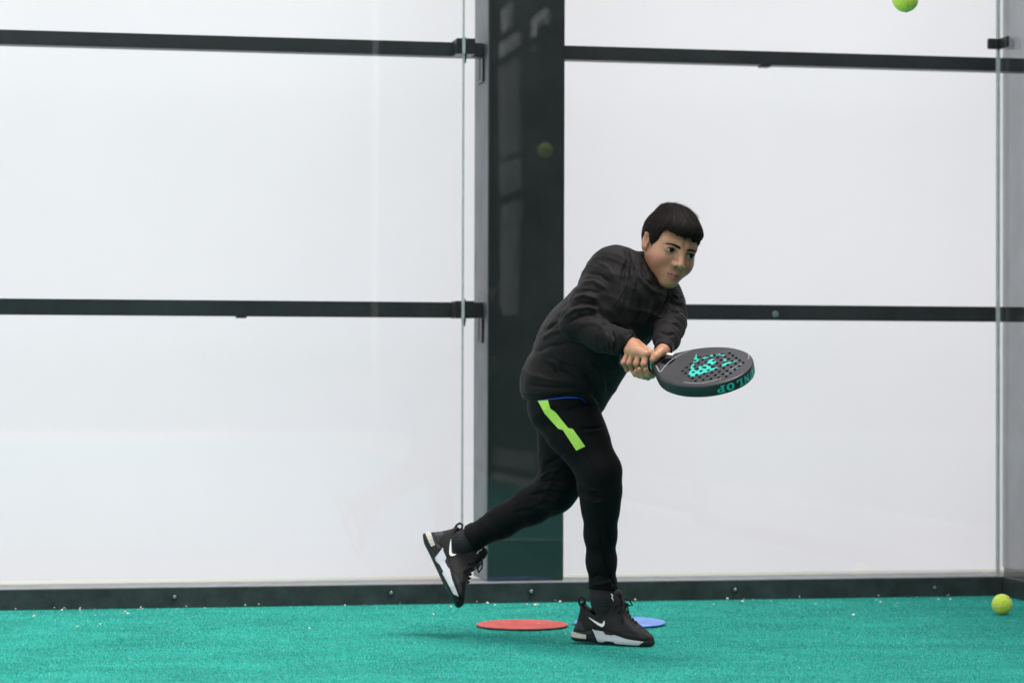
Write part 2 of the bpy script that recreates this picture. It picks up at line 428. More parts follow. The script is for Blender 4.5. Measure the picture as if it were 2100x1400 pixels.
def seg_dist(p, pts):
    """distance of 2D points to a polyline, and the parameter 0..1 along it"""
    pts = np.asarray(pts, float); best = np.full(len(p), 1e9); par = np.zeros(len(p)); n = len(pts) - 1
    for i in range(n):
        a, b = pts[i], pts[i + 1]; ab = b - a; h = np.clip(((p - a) @ ab) / max(ab @ ab, 1e-9), 0, 1)
        d = np.linalg.norm(p - a - h[:, None] * ab, axis=1); m = d < best
        best[m] = d[m]; par[m] = (i + h[m]) / n
    return best, par
def sculpt(V, F, strokes, both=False):
    """raise (+) or press (-) folds along strokes given in photo pixels: (points, width_px, amount_m)"""
    N = normals(V, F); uv = proj(V); face = 1.0 if both else np.clip(-N[:, 1] * 2.2 + .15, 0, 1)
    D = np.zeros(len(V))
    for pts, wd, am in strokes:
        d, t = seg_dist(uv, pts)
        D += am * np.exp(-(d / wd) ** 2) * np.clip(np.sin(np.pi * np.clip(t, .02, .98)) * 1.6, 0, 1)
    return V + N * (D * face)[:, None]
def vnoise(p, sc, seed=0):
    """cheap smooth value noise, roughly -1..1"""
    q = p * sc + 100 + seed * 17.3; i = np.floor(q).astype(np.int64); f = q - i; f = f * f * (3 - 2 * f); out = 0
    def hsh(a):
        n = (a[:, 0] * 374761393 + a[:, 1] * 668265263 + a[:, 2] * 1274126177) & 0x7fffffff
        n = ((n ^ (n >> 13)) * 1274126177) & 0x7fffffff
        return ((n ^ (n >> 16)) & 0xffff) / 32767.5 - 1
    for dx in (0, 1):
        for dy in (0, 1):
            for dz in (0, 1):
                wgt = (f[:, 0] if dx else 1 - f[:, 0]) * (f[:, 1] if dy else 1 - f[:, 1]) * (f[:, 2] if dz else 1 - f[:, 2])
                out = out + wgt * hsh(i + np.array([dx, dy, dz]))
    return out
def bvh_of(V, F): return BVHTree.FromPolygons([tuple(v) for v in V], [tuple(int(i) for i in f) for f in F])
def poly_mesh2d(loops, maxedge):
    """triangulate a polygon (first loop outer, others holes) and refine long edges; returns bmesh in 2D (z=0)"""
    tris = tessellate_polygon([[Vector((x, y, 0)) for x, y in lp] for lp in loops])
    flat = [p for lp in loops for p in lp]
    bm = bmesh.new(); vs_ = [bm.verts.new((x, y, 0)) for x, y in flat]
    for t in tris:
        try: bm.faces.new([vs_[i] for i in t])
        except ValueError: pass
    for _ in range(7):
        es = [e for e in bm.edges if e.calc_length() > maxedge]
        if not es: break
        bmesh.ops.subdivide_edges(bm, edges=es, cuts=1, use_grid_fill=False)
        bmesh.ops.triangulate(bm, faces=bm.faces[:])
    return bm
def decal(name, loops, bvh, mt, parent, off=.0008, maxedge=4, fn=None, smooth=True):
    """a thin piece of cloth or print laid on a surface; loops in photo pixels unless fn maps 2D -> (origin, direction)"""
    bm = poly_mesh2d(loops, maxedge); bad = []
    for v in bm.verts:
        o, d = fn(v.co.x, v.co.y) if fn else (CAM, ray(v.co.x, v.co.y).normalized())
        h, nn, _, _ = bvh.ray_cast(o, d)
        if h is None: bad.append(v); continue
        if nn.dot(d) > 0: nn = -nn
        v.co = h + nn * off
    bmesh.ops.delete(bm, geom=bad, context='VERTS')
    bmesh.ops.recalc_face_normals(bm, faces=bm.faces)
    me = bpy.data.meshes.new(name); bm.to_mesh(me); bm.free()
    return obj(name, me, mt, parent, smooth)
def smooth_poly(pts, n=4, closed=True):
    """Catmull-Rom through 2D points"""
    pts = [np.array(p, float) for p in pts]; out = []; L = len(pts)
    for i in range(L if closed else L - 1):
        g = (lambda k: pts[k % L]) if closed else (lambda k: pts[min(max(k, 0), L - 1)])
        p0, p1, p2, p3 = g(i - 1), g(i), g(i + 1), g(i + 2)
        for t in np.arange(n) / n:
            out.append(tuple(.5 * (2 * p1 + (p2 - p0) * t + (2 * p0 - 5 * p1 + 4 * p2 - p3) * t * t + (3 * p1 - p0 - 3 * p2 + p3) * t ** 3)))
    if not closed: out.append(tuple(pts[-1]))
    return out
def crop(ox, oy, sc): return lambda pts: [(ox + x / sc, oy + y / sc) for x, y in pts]

# ------------------------------------------------------------------ the racket's frame (needed for the grip of the hands)
RK_D = 6.98
rk_e1 = Vector((math.cos(R(11)), 0, math.sin(R(11))))
_e2 = Vector((0, -math.cos(R(24)), -math.sin(R(24)))); rk_n = rk_e1.cross(_e2).normalized()
if rk_n.z < 0: rk_n = -rk_n
rk_e2 = rk_n.cross(rk_e1).normalized()
if rk_e2.y > 0: rk_e2 = -rk_e2
RK_A = R(40)
rk_y = (rk_e1 * math.cos(RK_A) + rk_e2 * math.sin(RK_A)).normalized()       # toward the tip
rk_x = rk_y.cross(rk_n).normalized()                                          # sideways
RK_BUTT = P(1277, 740, RK_D)
HANDLE_Y0 = -.284                                                             # butt in racket coordinates
RK_O = RK_BUTT - rk_y * HANDLE_Y0                                             # centre of the head
RS = .935                                                                     # a junior's racket
def RK(x, y, z): return RK_O + (rk_x * x + rk_y * y + rk_n * z) * RS
def RH(y): return RK_O + rk_y * y
HR = .0165
_toc = (CAM - RK_BUTT).normalized(); hg_c = (_toc - rk_y * _toc.dot(rk_y)).normalized(); hg_u = rk_y.cross(hg_c).normalized()
if hg_u.z < 0: hg_u = -hg_u
def HG(t, ang, r):
    """around the handle: t metres from the butt, angle 0 = toward the camera, 90 = up"""
    a = R(ang); return np.array(RK_BUTT + rk_y * t + (hg_c * math.cos(a) + hg_u * math.sin(a)) * r)

# ------------------------------------------------------------------ the person
person = empty('person', (P(1238, 1318, 7.23).x, 7.23, 0))
props(person, 'boy in black tracksuit lunging with a padel racket held in both hands', 'person')

# head frame: x = his right, y = forward, z = up
HS = 1.06
H_YAW, H_PITCH, H_ROLL = R(24), R(-12.5), R(14.5)
HM = np.array(Matrix.Rotation(H_ROLL, 3, 'Y') @ Matrix.Rotation(math.pi + H_YAW, 3, 'Z') @ Matrix.Rotation(H_PITCH, 3, 'X'))
HO = Pn(1396.5, 518, 7.07) - HM @ np.array([0, .078, 0]) * HS
def to_head(p): return (p - HO) @ HM / HS
def from_head(q): return HO + (np.asarray(q, float) * HS) @ HM.T

def head_sdf(p):
    q = to_head(p); x = np.abs(q[:, 0]); s = np.stack([x, q[:, 1], q[:, 2]], 1)
    d = ell(s, (0, -.008, .026), (.061, .079, .068))
    d = smin(d, ell(s, (0, .030, -.016), (.0556, .053, .068)), .03)
    d = smin(d, cone(s, (.037, .008, -.046), (.008, .060, -.085), .018, .0155), .03)
    d = smin(d, ell(s, (.031, .050, -.034), (.025, .025, .024)), .03)
    d = smin(d, cone(s, (.010, .0765, .017), (.040, .061, .017), .0075, .007), .02)
    d = smin(d, ell(s, (0, .070, -.062), (.027, .020, .022)), .02)
    d = smin(d, ell(s, (0, .0685, -.086), (.016, .0135, .0130)), .018)
    d = smax(d, -ell(s, (.0302, .100, .000), (.020, .020, .0125)), .016)
    d = smin(d, ell(s, (.0302, .0655, -.001), (.0160, .0145, .0130)), .006)        # lids
    d = smin(d, cone(s, (0, .081, .006), (0, .0995, -.029), .0070, .0092), .013)   # nose
    d = smin(d, ell(s, (.0110, .0895, -.0330), (.0072, .0095, .0068)), .007)
    d = smax(d, -ell(s, (.0064, .0950, -.0362), (.0036, .0055, .0042)), .002)
    d = smin(d, cone(s, (0, .0880, -.0587), (.0195, .0785, -.0610), .0032, .0018), .006)
    d = smin(d, cone(s, (0, .0868, -.0687), (.0145, .0805, -.0657), .0056, .003), .006)
    d = smax(d, -cone(s, (0, .0960, -.0629), (.0165, .0870, -.0625), .0034, .0018), .002)
    d = smax(d, -ell(s, (.0070, .0985, -.0352), (.0030, .0045, .0030)), .0015)
    er = np.array(Matrix.Rotation(R(14), 3, 'X'))
    e = ell(s, (.0650, -.008, -.011), (.0080, .0165, .0255), er)
    e = smin(e, cone(s, (.0635, .008, .003), (.0695, -.012, .0105), .0035, .0042), .004)
    e = smin(e, cone(s, (.0695, -.012, .0105), (.0685, -.019, -.014), .0042, .0036), .004)
    e = smax(e, -ell(s, (.0715, .003, -.003), (.0075, .0095, .0165), er), .003)
    e = smin(e, cone(s, (.0655, .010, -.006), (.068, .0085, -.012), .0030, .0034), .004)
    d = smin(d, e, .006)
    return d * HS

# wrists, hands in the grip
RW, LW = Pn(1290, 704, 6.985), Pn(1362, 716, 6.955)
def hand_right(p):
    mcp = [HG(t, a, r) for t, a, r in ((.026, 62, .031), (.044, 58, .034), (.064, 55, .0345), (.085, 52, .033))]
    d = cone(p, RW, (mcp[1] + mcp[2]) / 2, .0215, .0165)
    for mm in mcp: d = smin(d, cone(p, RW + (mm - RW) * .25, mm, .0165, .0105), .012)
    d = smin(d, cone(p, mcp[0], mcp[3], .0105, .0105), .01)
    for i, (t, sl) in enumerate(((.023, -.002), (.041, 0), (.062, .002), (.085, .003))):
        rr = (.0066, .0074, .0078, .0076)[i]
        pts = [mcp[i], HG(t + sl, -2 - 4 * (3 - i) * .5, HR + rr + .004), HG(t + sl, -78, HR + rr * .95), HG(t + sl, -150, HR + rr * .9)]
        f = chain(p, list(zip(pts, (rr * 1.2, rr * 1.12, rr * .95, rr * .85))), .004)
        d = smin(d, f, .0018)
    th = [RW + np.array([.02, .01, .0]), HG(.072, 120, .034), HG(.090, 150, .028), HG(.10, 175, .026)]
    d = smin(d, chain(p, list(zip(th, (.014, .0115, .0098, .0085))), .008), .008)
    return d
def hand_left(p):
    mcp = [HG(t, a, r) for t, a, r in ((.050, 196, .034), (.068, 200, .036), (.086, 200, .036), (.102, 196, .034))]
    d = cone(p, LW, (mcp[1] + mcp[2]) / 2, .020, .0165)
    for mm in mcp: d = smin(d, cone(p, LW + (mm - LW) * .3, mm, .0155, .0105), .012)
    for i, t in enumerate((.054, .066, .080, .094)):
        rr = (.0066, .0073, .0077, .0075)[i]; o = .0
        tip = (-62, -42, -30, -34)[i]
        base = HR + (.010 if i < 3 else .004)
        pts = [mcp[i], HG(t, 248, base + rr + .004), HG(t, 290, base + rr + .001), HG(t - .002, 360 + tip, base + rr * .9)]
        d = smin(d, chain(p, list(zip(pts, (rr * 1.15, rr * 1.05, rr, rr * .9))), .004), .002)
    th = [LW + np.array([-.004, -.004, -.002]), np.array(P(1356, 721, 6.905)), np.array(P(1344, 731, 6.885)), np.array(P(1339, 737, 6.88))]
    d = smin(d, chain(p, list(zip(th, (.016, .0125, .0105, .0088))), .008), .01)
    return d

# joints in photo pixels with distance, radius in photo pixels
def J(px, py, Y, r): return (Pn(px, py, Y), RP(r, Y))
SPINE = [J(1150, 790, 7.29, 45), J(1205, 700, 7.27, 52), J(1285, 620, 7.23, 50), J(1325, 580, 7.21, 30)]
NECK = [J(1325, 585, 7.21, 34), (from_head((0, -.03, -.045)), .046)]
ARM_R = [J(1262, 556, 7.16, 33), J(1195, 655, 7.09, 24), J(1285, 702, 6.99, 15)]
ARM_L = [J(1362, 614, 7.27, 28), J(1376, 668, 7.11, 20), J(1362, 716, 6.955, 14)]
LEG_R = [J(1158, 838, 7.22, 44), J(1230, 972, 7.17, 28), J(1233, 1100, 7.22, 20), J(1237, 1240, 7.245, 14)]
LEG_L = [J(1156, 855, 7.34, 40), J(1142, 1000, 7.37, 28), J(1050, 1057, 7.42, 20), J(935, 1122, 7.46, 14)]
def foot(nodes, toe): return [nodes[-1], toe]
FOOT_R = [LEG_R[-1], J(1290, 1303, 7.205, 10)]
FOOT_L = [LEG_L[-1], J(922, 1200, 7.44, 10)]
def limbs_sdf(p):
    d = None
    for nodes in (SPINE, NECK, ARM_R, ARM_L, LEG_R, LEG_L, FOOT_R, FOOT_L):
        e = chain(p, nodes, .03); d = e if d is None else smin(d, e, .02)
    return d
allp = np.array([v for nd in (SPINE, NECK, ARM_R, ARM_L, LEG_R, LEG_L, FOOT_R, FOOT_L) for v, _ in nd])
hc = np.array([from_head(v) for v in ((-.09, -.11, -.12), (.09, .115, .11), (-.09, .115, -.12), (.09, -.11, .11), (.09, .115, -.12), (-.09, -.11, .11), (.09, -.11, -.12), (-.09, .115, .11))])
hand_pts = np.array([RW, LW, HG(0, 0, 0), HG(.14, 0, 0)])
pieces = [surface(limbs_sdf, allp.min(0) - .1, allp.max(0) + .1, .007),
          surface(lambda p: smin(head_sdf(p), chain(p, NECK, .02), .03), hc.min(0) - .02, hc.max(0) + .02, .0017),
          surface(lambda p: smin(hand_right(p), hand_left(p), .002), hand_pts.min(0) - .06, hand_pts.max(0) + .06, .0015)]
bV = np.concatenate([v for v, _ in pieces]); o_ = np.cumsum([0] + [len(v) for v, _ in pieces])
bF = np.concatenate([f + o for (_, f), o in zip(pieces, o_)])

# skin colour: lips, cheeks, nails' warmth, and shade painted at eyes and mouth gap
q = to_head(bV); ax = np.abs(q[:, 0])
skin = np.tile(np.array([.405, .198, .117]), (len(bV), 1))
def blend(mask, c):
    global skin
    skin = skin * (1 - mask[:, None]) + np.array(c) * mask[:, None]
g2 = lambda v, c, s: np.exp(-(((v - c) / s) ** 2))
infront = (q[:, 1] > .0)
blend(.75 * g2(ax, .045, .02) * g2(q[:, 2], -.046, .024) * infront, (.33, .105, .068))
blend(.35 * g2(ax, .0, .012) * g2(q[:, 2], -.034, .012) * (q[:, 1] > .08), (.36, .15, .10))
lz = -.0627 + ax * .01
lip = ((ax < .0215) & (q[:, 1] > .068)) * np.clip(1.25 - np.where(q[:, 2] > lz, (q[:, 2] - lz) / (.0060 * np.sqrt(np.clip(1 - (ax / .023) ** 2, 0, 1)) + 1e-4), (lz - q[:, 2]) / (.0115 * np.sqrt(np.clip(1 - (ax / .02) ** 2, 0, 1)) + 1e-4)) ** 4, 0, 1)
blend(.85 * lip, (.34, .09, .078))
blend(((ax < .0165) & (q[:, 1] > .068) & (np.abs(q[:, 2] - lz) < .0013 * (1 - ax / .02))) * 1.0, (.10, .025, .022))  # dark of the gap between the lips painted in as a line
blend(.5 * g2(ax, .031, .020) * g2(q[:, 2], -.001, .014) * infront, (.19, .085, .055))  # dark ring: shading of lids and sockets put into the colour
blend(.4 * (ax > .062) * g2(q[:, 2], -.005, .03), (.36, .15, .10))
for t_, a_, r_ in ((.026, 62, .031), (.044, 58, .034), (.064, 55, .0345), (.085, 52, .033), (.021, -8, .027), (.041, -6, .029), (.064, -4, .029), (.088, -2, .029)):
    blend(.35 * np.exp(-(((bV - HG(t_, a_, r_)) ** 2).sum(1)) / .009 ** 2), (.36, .14, .09))
skin *= (1 + .07 * vnoise(bV, 55, 8) + .06 * vnoise(bV, 190, 9))[:, None]
bme = mesh_np('body', bV, bF)
at = bme.color_attributes.new('col', 'FLOAT_COLOR', 'POINT'); at.data.foreach_set('color', np.concatenate([skin, np.ones((len(skin), 1))], 1).astype(np.float32).ravel())
MT['skin'] = mat('skin', (.5, .28, .18), .42, .42, attr='col', noise=(400, .08), bump=(700, .0004), sss=.12)
body = obj('body', bme, MT['skin'], person, True)

# ---- eyes, brows, lashes (children of the body)
MT['sclera'] = mat('eye_white', (.27, .255, .25), .25, .5)
MT['iris'] = mat('dark_brown_iris', (.0045, .0028, .002), .12, .15)
MT['hairdark'] = mat('black_hair', (.0040, .0030, .0026), .75, .10, noise=(90, .35))
EYE_R = .0135
def eye(sx):
    c = np.array([sx * .0302, .0668, -.001])
    hw, up, dn = .0150, .0056, .0054
    def pt(u, v, r):          # u across (toward temple +), v up, on a sphere
        ux, vz = u / r, v / r
        return c + r * np.array([sx * math.sin(ux) * math.cos(vz), math.cos(ux) * math.cos(vz) * 1.0, math.sin(vz)])
    def lid(u, s):
        k = max(0, 1 - (abs(u) / hw) ** 2.2); base = .0012 * (u / hw)
        return base + (up * k if s > 0 else -dn * k)
    V = []; F = []; nu, nv = 18, 8
    for i in range(nu + 1):
        u = -hw + 2 * hw * i / nu
        for j in range(nv + 1):
            t = j / nv; v = lid(u, -1) * (1 - t) + lid(u, 1) * t
            V.append(from_head(pt(u, v, EYE_R + .0016)))
    for i in range(nu):
        for j in range(nv): a = i * (nv + 1) + j; F.append((a, a + 1, a + nv + 2, a + nv + 1))
    eo = obj('eye', mesh_py('eye', V, F), MT['sclera'], person, True)
    # iris: disc lying on the ball, cut by the lids
    gu = -.0004 if sx > 0 else .0004
    V = [from_head(pt(gu, .0014, EYE_R + .0021))]; F = []; n = 22
    for k in range(n):
        a = 2 * math.pi * k / n; u = gu + .0062 * math.cos(a); v = .0014 + .0062 * math.sin(a)
        v = min(max(v, lid(u, -1)), lid(u, 1)); V.append(from_head(pt(u, v, EYE_R + .0020)))
    F = [(0, 1 + k, 1 + (k + 1) % n) for k in range(n)]
    io = obj('iris', mesh_py('iris', V, F), MT['iris'], eo, True)
    V = []; bm = bmesh.new()
    c0 = Vector(from_head(pt(gu + .0016 * sx, .0024, EYE_R + .0022)))
    # upper lash line and lid crease
    bm = bmesh.new(); pts = [Vector(from_head(pt(-hw * 1.02 + 2.08 * hw * i / 12, lid(-hw + 2 * hw * i / 12, 1) + .0003, EYE_R + .0024))) for i in range(13)]
    tube(bm, pts, [.0006 + .0013 * math.sin(math.pi * min(1, i / 11)) ** .6 for i in range(13)], 6)
    obj('eyelash', bm_mesh('eyelash', bm), MT['hairdark'], person, True)
    bm = bmesh.new(); pts = [Vector(from_head(pt(-hw + 2 * hw * i / 12, lid(-hw + 2 * hw * i / 12, -1) - .0002, EYE_R + .0017))) for i in range(13)]
    tube(bm, pts, .0004, 5)
    obj('eyelash', bm_mesh('eyelash', bm), mat('lower_lid', (.20, .09, .06), .5), person, True)
for sx in (1, -1): eye(sx)
hbvh = bvh_of(bV, bF)
def head_ray(x, z, y=.16):
    o = Vector(from_head((x, y, z))); d = Vector(HM @ np.array([0, -1., 0])); return o, d
def brow(sx):
    bm = bmesh.new()
    for i in range(260):
        t = random.random(); x = .0095 + .033 * t; zc = .0112 + .0058 * math.sin(t * 2.3) - .0045 * t
        wdt = .0036 * (1 - .75 * t) * (.65 + .35 * min(1, t * 6)); z = zc + random.uniform(-1, 1) * wdt
        o, d = head_ray(sx * x, z); h, n_, _, _ = hbvh.ray_cast(o, d)
        if h is None: continue
        o2, d2 = head_ray(sx * (x + .0058), z + .0022 * (1 - t * 1.7)); h2, n2, _, _ = hbvh.ray_cast(o2, d2)
        if h2 is None: continue
        tube(bm, [h - n_ * .0002, (h + h2) / 2 + n_ * .0003, h2], [.0004, .0004, .0002], 4)
    obj('eyebrow', bm_mesh('eyebrow', bm), MT['hairdark'], person, True)
for sx in (1, -1): brow(sx)

# ---- hair: a cap with a fringe, covered with locks
def hair_line(q):
    """>0 where hair may grow: fringe across the brow, sideburns, short nape"""
    x = np.abs(q[:, 0]); y = q[:, 1]; z = q[:, 2]
    th = np.arctan2(x, y)                       # 0 = front, pi = back
    lim = np.interp(th, [0, .35, .6, .78, .92, 1.02, 1.22, 1.40, 1.52, 1.66, 1.9, 2.4, 3.15], [.043, .040, .041, .046, .035, -.004, -.012, -.002, .020, .022, .004, -.05, -.06])
    return z - lim
def hair_sdf(p):
    q = to_head(p); s = np.stack([np.abs(q[:, 0]), q[:, 1], q[:, 2]], 1)
    d = ell(s, (0, -.008, .026), (.0670, .0845, .0750))
    d = smin(d, ell(s, (0, .046, .052), (.055, .044, .037)), .03)
    d = smin(d, ell(s, (.041, -.018, .02), (.0285, .056, .05)), .02)
    d = smin(d, ell(s, (.0565, .012, .006), (.0078, .013, .028)), .01)   # sideburn mass
    d = smin(d, ell(s, (0.0, -.020, .083), (.045, .05, .018)), .03)      # crown
    jag = .0038 * vnoise(q * np.array([1, .4, .15]), 140, 4) + .0034 * vnoise(q * np.array([1, .4, .15]), 55, 5)
    d = smax(d, -(hair_line(q) + jag), .004)
    return d * HS
hp = np.array([from_head(v) for v in ((-.1, -.13, -.09), (.1, .13, .14), (-.1, .13, .14), (.1, -.13, -.09), (.1, .13, -.09), (-.1, -.13, .14))])
hV, hF = surface(hair_sdf, hp.min(0) - .03, hp.max(0) + .03, .0024)
N_ = normals(hV, hF); hq = to_head(hV)
WH = np.array([.012, -.055, .118])            # whorl
dirv = hq - WH; ang = np.arctan2(dirv[:, 0], dirv[:, 1])
hV = hV + N_ * (.0004 * np.sin(ang * 46 + 3 * vnoise(hq, 30)) + .0012 * vnoise(hq, 120, 3))[:, None]
hair = obj('hair', mesh_np('hair', hV, hF), MT['hairdark'], person, True)
# strands combed away from the whorl, lying on the cap
hN = normals(hV, hF); nS = 9500
idx = rng.choice(len(hV), nS, replace=False); V = []; F = []; SC = []
kb = bvh_of(hV, hF); fwd_ = Vector(HM @ np.array([0, 1., 0])); dn_ = Vector(HM @ np.array([0, 0, -1.]))
for i in idx:
    p = Vector(hV[i]); n_ = Vector(hN[i]); hq1 = to_head(np.array(p)[None])[0]
    if n_.dot(dn_) > .55: continue
    wob = Vector(rng.normal(0, .11, 3)); L = random.uniform(.020, .036); st = L / 4; lift = random.uniform(.0004, .0022)
    if hq1[2] > .095 and hq1[1] < .01 and random.random() < .5: lift *= random.uniform(2, 4.5)
    pts = [p]; nr_ = [n_]; c = p
    for k in range(4):
        qh = to_head(np.array(c)[None])[0]; t = Vector(HM @ (qh - WH)); t = (t - nr_[-1] * t.dot(nr_[-1])).normalized() + wob
        c2 = c + t.normalized() * st; h, nn, _, dd = kb.find_nearest(c2)
        if nn.dot(dn_) > .5:
            pts.append(c2 + dn_ * random.uniform(0, .004)); nr_.append(nr_[-1]); break
        c = h; pts.append(h + nn * lift * math.sin(math.pi * min(1, (k + 1) / 4.4) * .75)); nr_.append(nn)
    k0 = len(V); wid = random.uniform(.00025, .0005); tone = random.uniform(.4, 1) ** 3; SC += [tone] * (2 * len(pts))
    for j, (a, nn) in enumerate(zip(pts, nr_)):
        t = (pts[min(j + 1, len(pts) - 1)] - pts[max(j - 1, 0)]).normalized(); sd_ = t.cross(nn).normalized() * wid * (1 - .8 * (j / (len(pts) - 1)) ** 2)
        V += [a - sd_ - nn * .0002, a + sd_ - nn * .0002]
    for j in range(len(pts) - 1): b0 = k0 + 2 * j; F.append((b0, b0 + 1, b0 + 3, b0 + 2))
sme = mesh_py('hair_strands', V, F)
at = sme.color_attributes.new('col', 'FLOAT_COLOR', 'POINT'); sc_ = np.array(SC)[:, None]
at.data.foreach_set('color', np.concatenate([.0035 + sc_ * .016, .0028 + sc_ * .0105, .0025 + sc_ * .008, np.ones_like(sc_)], 1).astype(np.float32).ravel())
obj('hair_strands', sme, mat('hair_strand', (.01, .008, .006), .62, .12, attr='col'), hair, True)

# ---- clothes
MT['jacket'] = mat('black_jersey', (.0066, .0050, .0052), .68, .14, noise=(25, .12), bump=(900, .0003), sheen=.03)
MT['trouser'] = mat('black_trouser_knit', (.0026, .0025, .0029), .72, .12, noise=(20, .12), bump=(900, .0003), sheen=.01)
MT['sock'] = mat('charcoal_sock', (.020, .020, .023), .85, .15, noise=(300, .3), bump=(700, .001))
MT['lime'] = mat('lime_panel', (.42, .66, .09), .55, .3, noise=(60, .06), bump=(900, .0003))
MT['blue'] = mat('blue_hem', (.01, .06, .42), .6, .3)

J_R = [J(1262, 556, 7.16, 46), J(1208, 628, 7.11, 39), J(1187, 661, 7.085, 36), J(1235, 690, 7.03, 29), J(1268, 698, 6.995, 25), J(1290, 704, 6.978, 21.5)]
J_L = [J(1362, 614, 7.27, 42), J(1371, 640, 7.18, 34), J(1372, 668, 7.10, 29), J(1367, 694, 7.02, 24), J(1361, 716, 6.958, 19)]
def torso_sdf(p):
    d = None
    for dy, rk in ((-.055, 0), (.055, 0)):
        nd = [J(1156, 788, 7.28 + dy, 86), J(1198, 704, 7.26 + dy, 80), J(1262, 640, 7.22 + dy, 78), J(1302, 606, 7.20 + dy, 68)]
        e = chain(p, nd, .06); d = e if d is None else smin(d, e, .08)
    e = chain(p, [J(1214, 822, 7.25, 24), J(1250, 730, 7.2, 40)], .05)
    d = smin(d, e, .05)
    e = cone(p, Pn(1258, 556, 7.17), Pn(1360, 616, 7.25), RP(46, 7.2), RP(42, 7.25)); d = smin(d, e, .06)
    e = chain(p, [J(1322, 592, 7.21, 50), J(1340, 560, 7.19, 39), J(1352, 538, 7.17, 37.5)], .02); d = smin(d, e, .03)
    return d
tor = Group(torso_sdf, [Pn(1060, 850, 7.1), Pn(1400, 500, 7.4)], .12)
HEMX = [1040, 1075, 1105, 1160, 1190, 1205, 1216, 1228, 1240, 1270]; HEMY = [826, 822, 820.5, 814, 815, 826, 842, 854, 842, 800]
def ridges(p, axis, fa, fr, seed):
    """sharp creases running across an axis"""
    axis = np.asarray(axis) / np.linalg.norm(axis); u = p @ axis
    return (1 - np.abs(vnoise(p * fr + np.outer(u * (fa - fr), axis), 1.0, seed))) ** 3
def near(p, c, r): return np.exp(-((p - c) ** 2).sum(1) / r ** 2)
GJR = Group(lambda p: chain(p, J_R, .03), [v for v, _ in J_R], .09)
GJL = Group(lambda p: chain(p, J_L, .03), [v for v, _ in J_L], .09)
def jacket_sdf(p):
    uv = proj(p); t = tor(p)
    t = smax(t, (uv[:, 1] - np.interp(uv[:, 0], HEMX, HEMY)) / 722, .012)
    # mock collar is cut under the jaw
    t = smax(t, -cone(p, from_head((0, -.014, -.080)), from_head((0, -.004, .0)), .049, .066), .006)
    a = GJR(p)
    dw = (Pn(1290, 704, 6.978) - Pn(1268, 697, 6.995)); dw /= np.linalg.norm(dw)
    a = smax(a, (p - Pn(1292, 705, 6.976)) @ dw, .006)
    b = GJL(p)
    dl = (Pn(1361, 716, 6.958) - Pn(1370, 694, 7.02)); dl /= np.linalg.norm(dl)
    b = smax(b, (p - Pn(1361, 716, 6.956)) @ dl, .006)
    k = .05 * np.clip((650 - uv[:, 1]) / 90, .16, 1)
    d = smin(t, a, k); d = smin(d, b, .02)
    m = np.abs(d) < .03
    if m.any():
        q = p[m]; up_ = J_R[0][0] - J_R[2][0]; fo = J_R[-1][0] - J_R[2][0]; lo = J_L[-1][0] - J_L[0][0]; sp = np.array([.66, -.1, .75])
        f = .0028 * vnoise(q * np.array([1, 1, 1.6]), 16, 1) + .0012 * vnoise(q, 42, 2)
        f -= 0.0096 * ridges(q, up_ + .5 * fo, 42, 13, 21) * near(q, J_R[2][0] + up_ * .15, .085)
        f -= 0.0078 * ridges(q, up_, 34, 11, 22) * near(q, J_R[0][0] - up_ * .25, .10) * .7
        f -= 0.0093 * ridges(q, fo, 52, 14, 23) * near(q, J_R[-2][0], .06)
        f -= 0.0085 * ridges(q, lo, 44, 12, 24) * near(q, J_L[2][0], .11)
        f -= 0.0093 * ridges(q, sp, 34, 8, 25) * near(q, Pn(1175, 770, 7.2), .13)
        f -= 0.0070 * ridges(q, np.array([1, -.4, .1]), 34, 9, 26) * near(q, Pn(1310, 610, 7.12), .11)
        d = d.copy(); d[m] += f + .0035
    return d
jV, jF = surface(jacket_sdf, Pn(1010, 900, 7.0) - [.1, .25, .05], Pn(1450, 440, 7.4) + [.1, .1, .05], .0033, .014)
C3 = crop(1030, 480, 3.5)
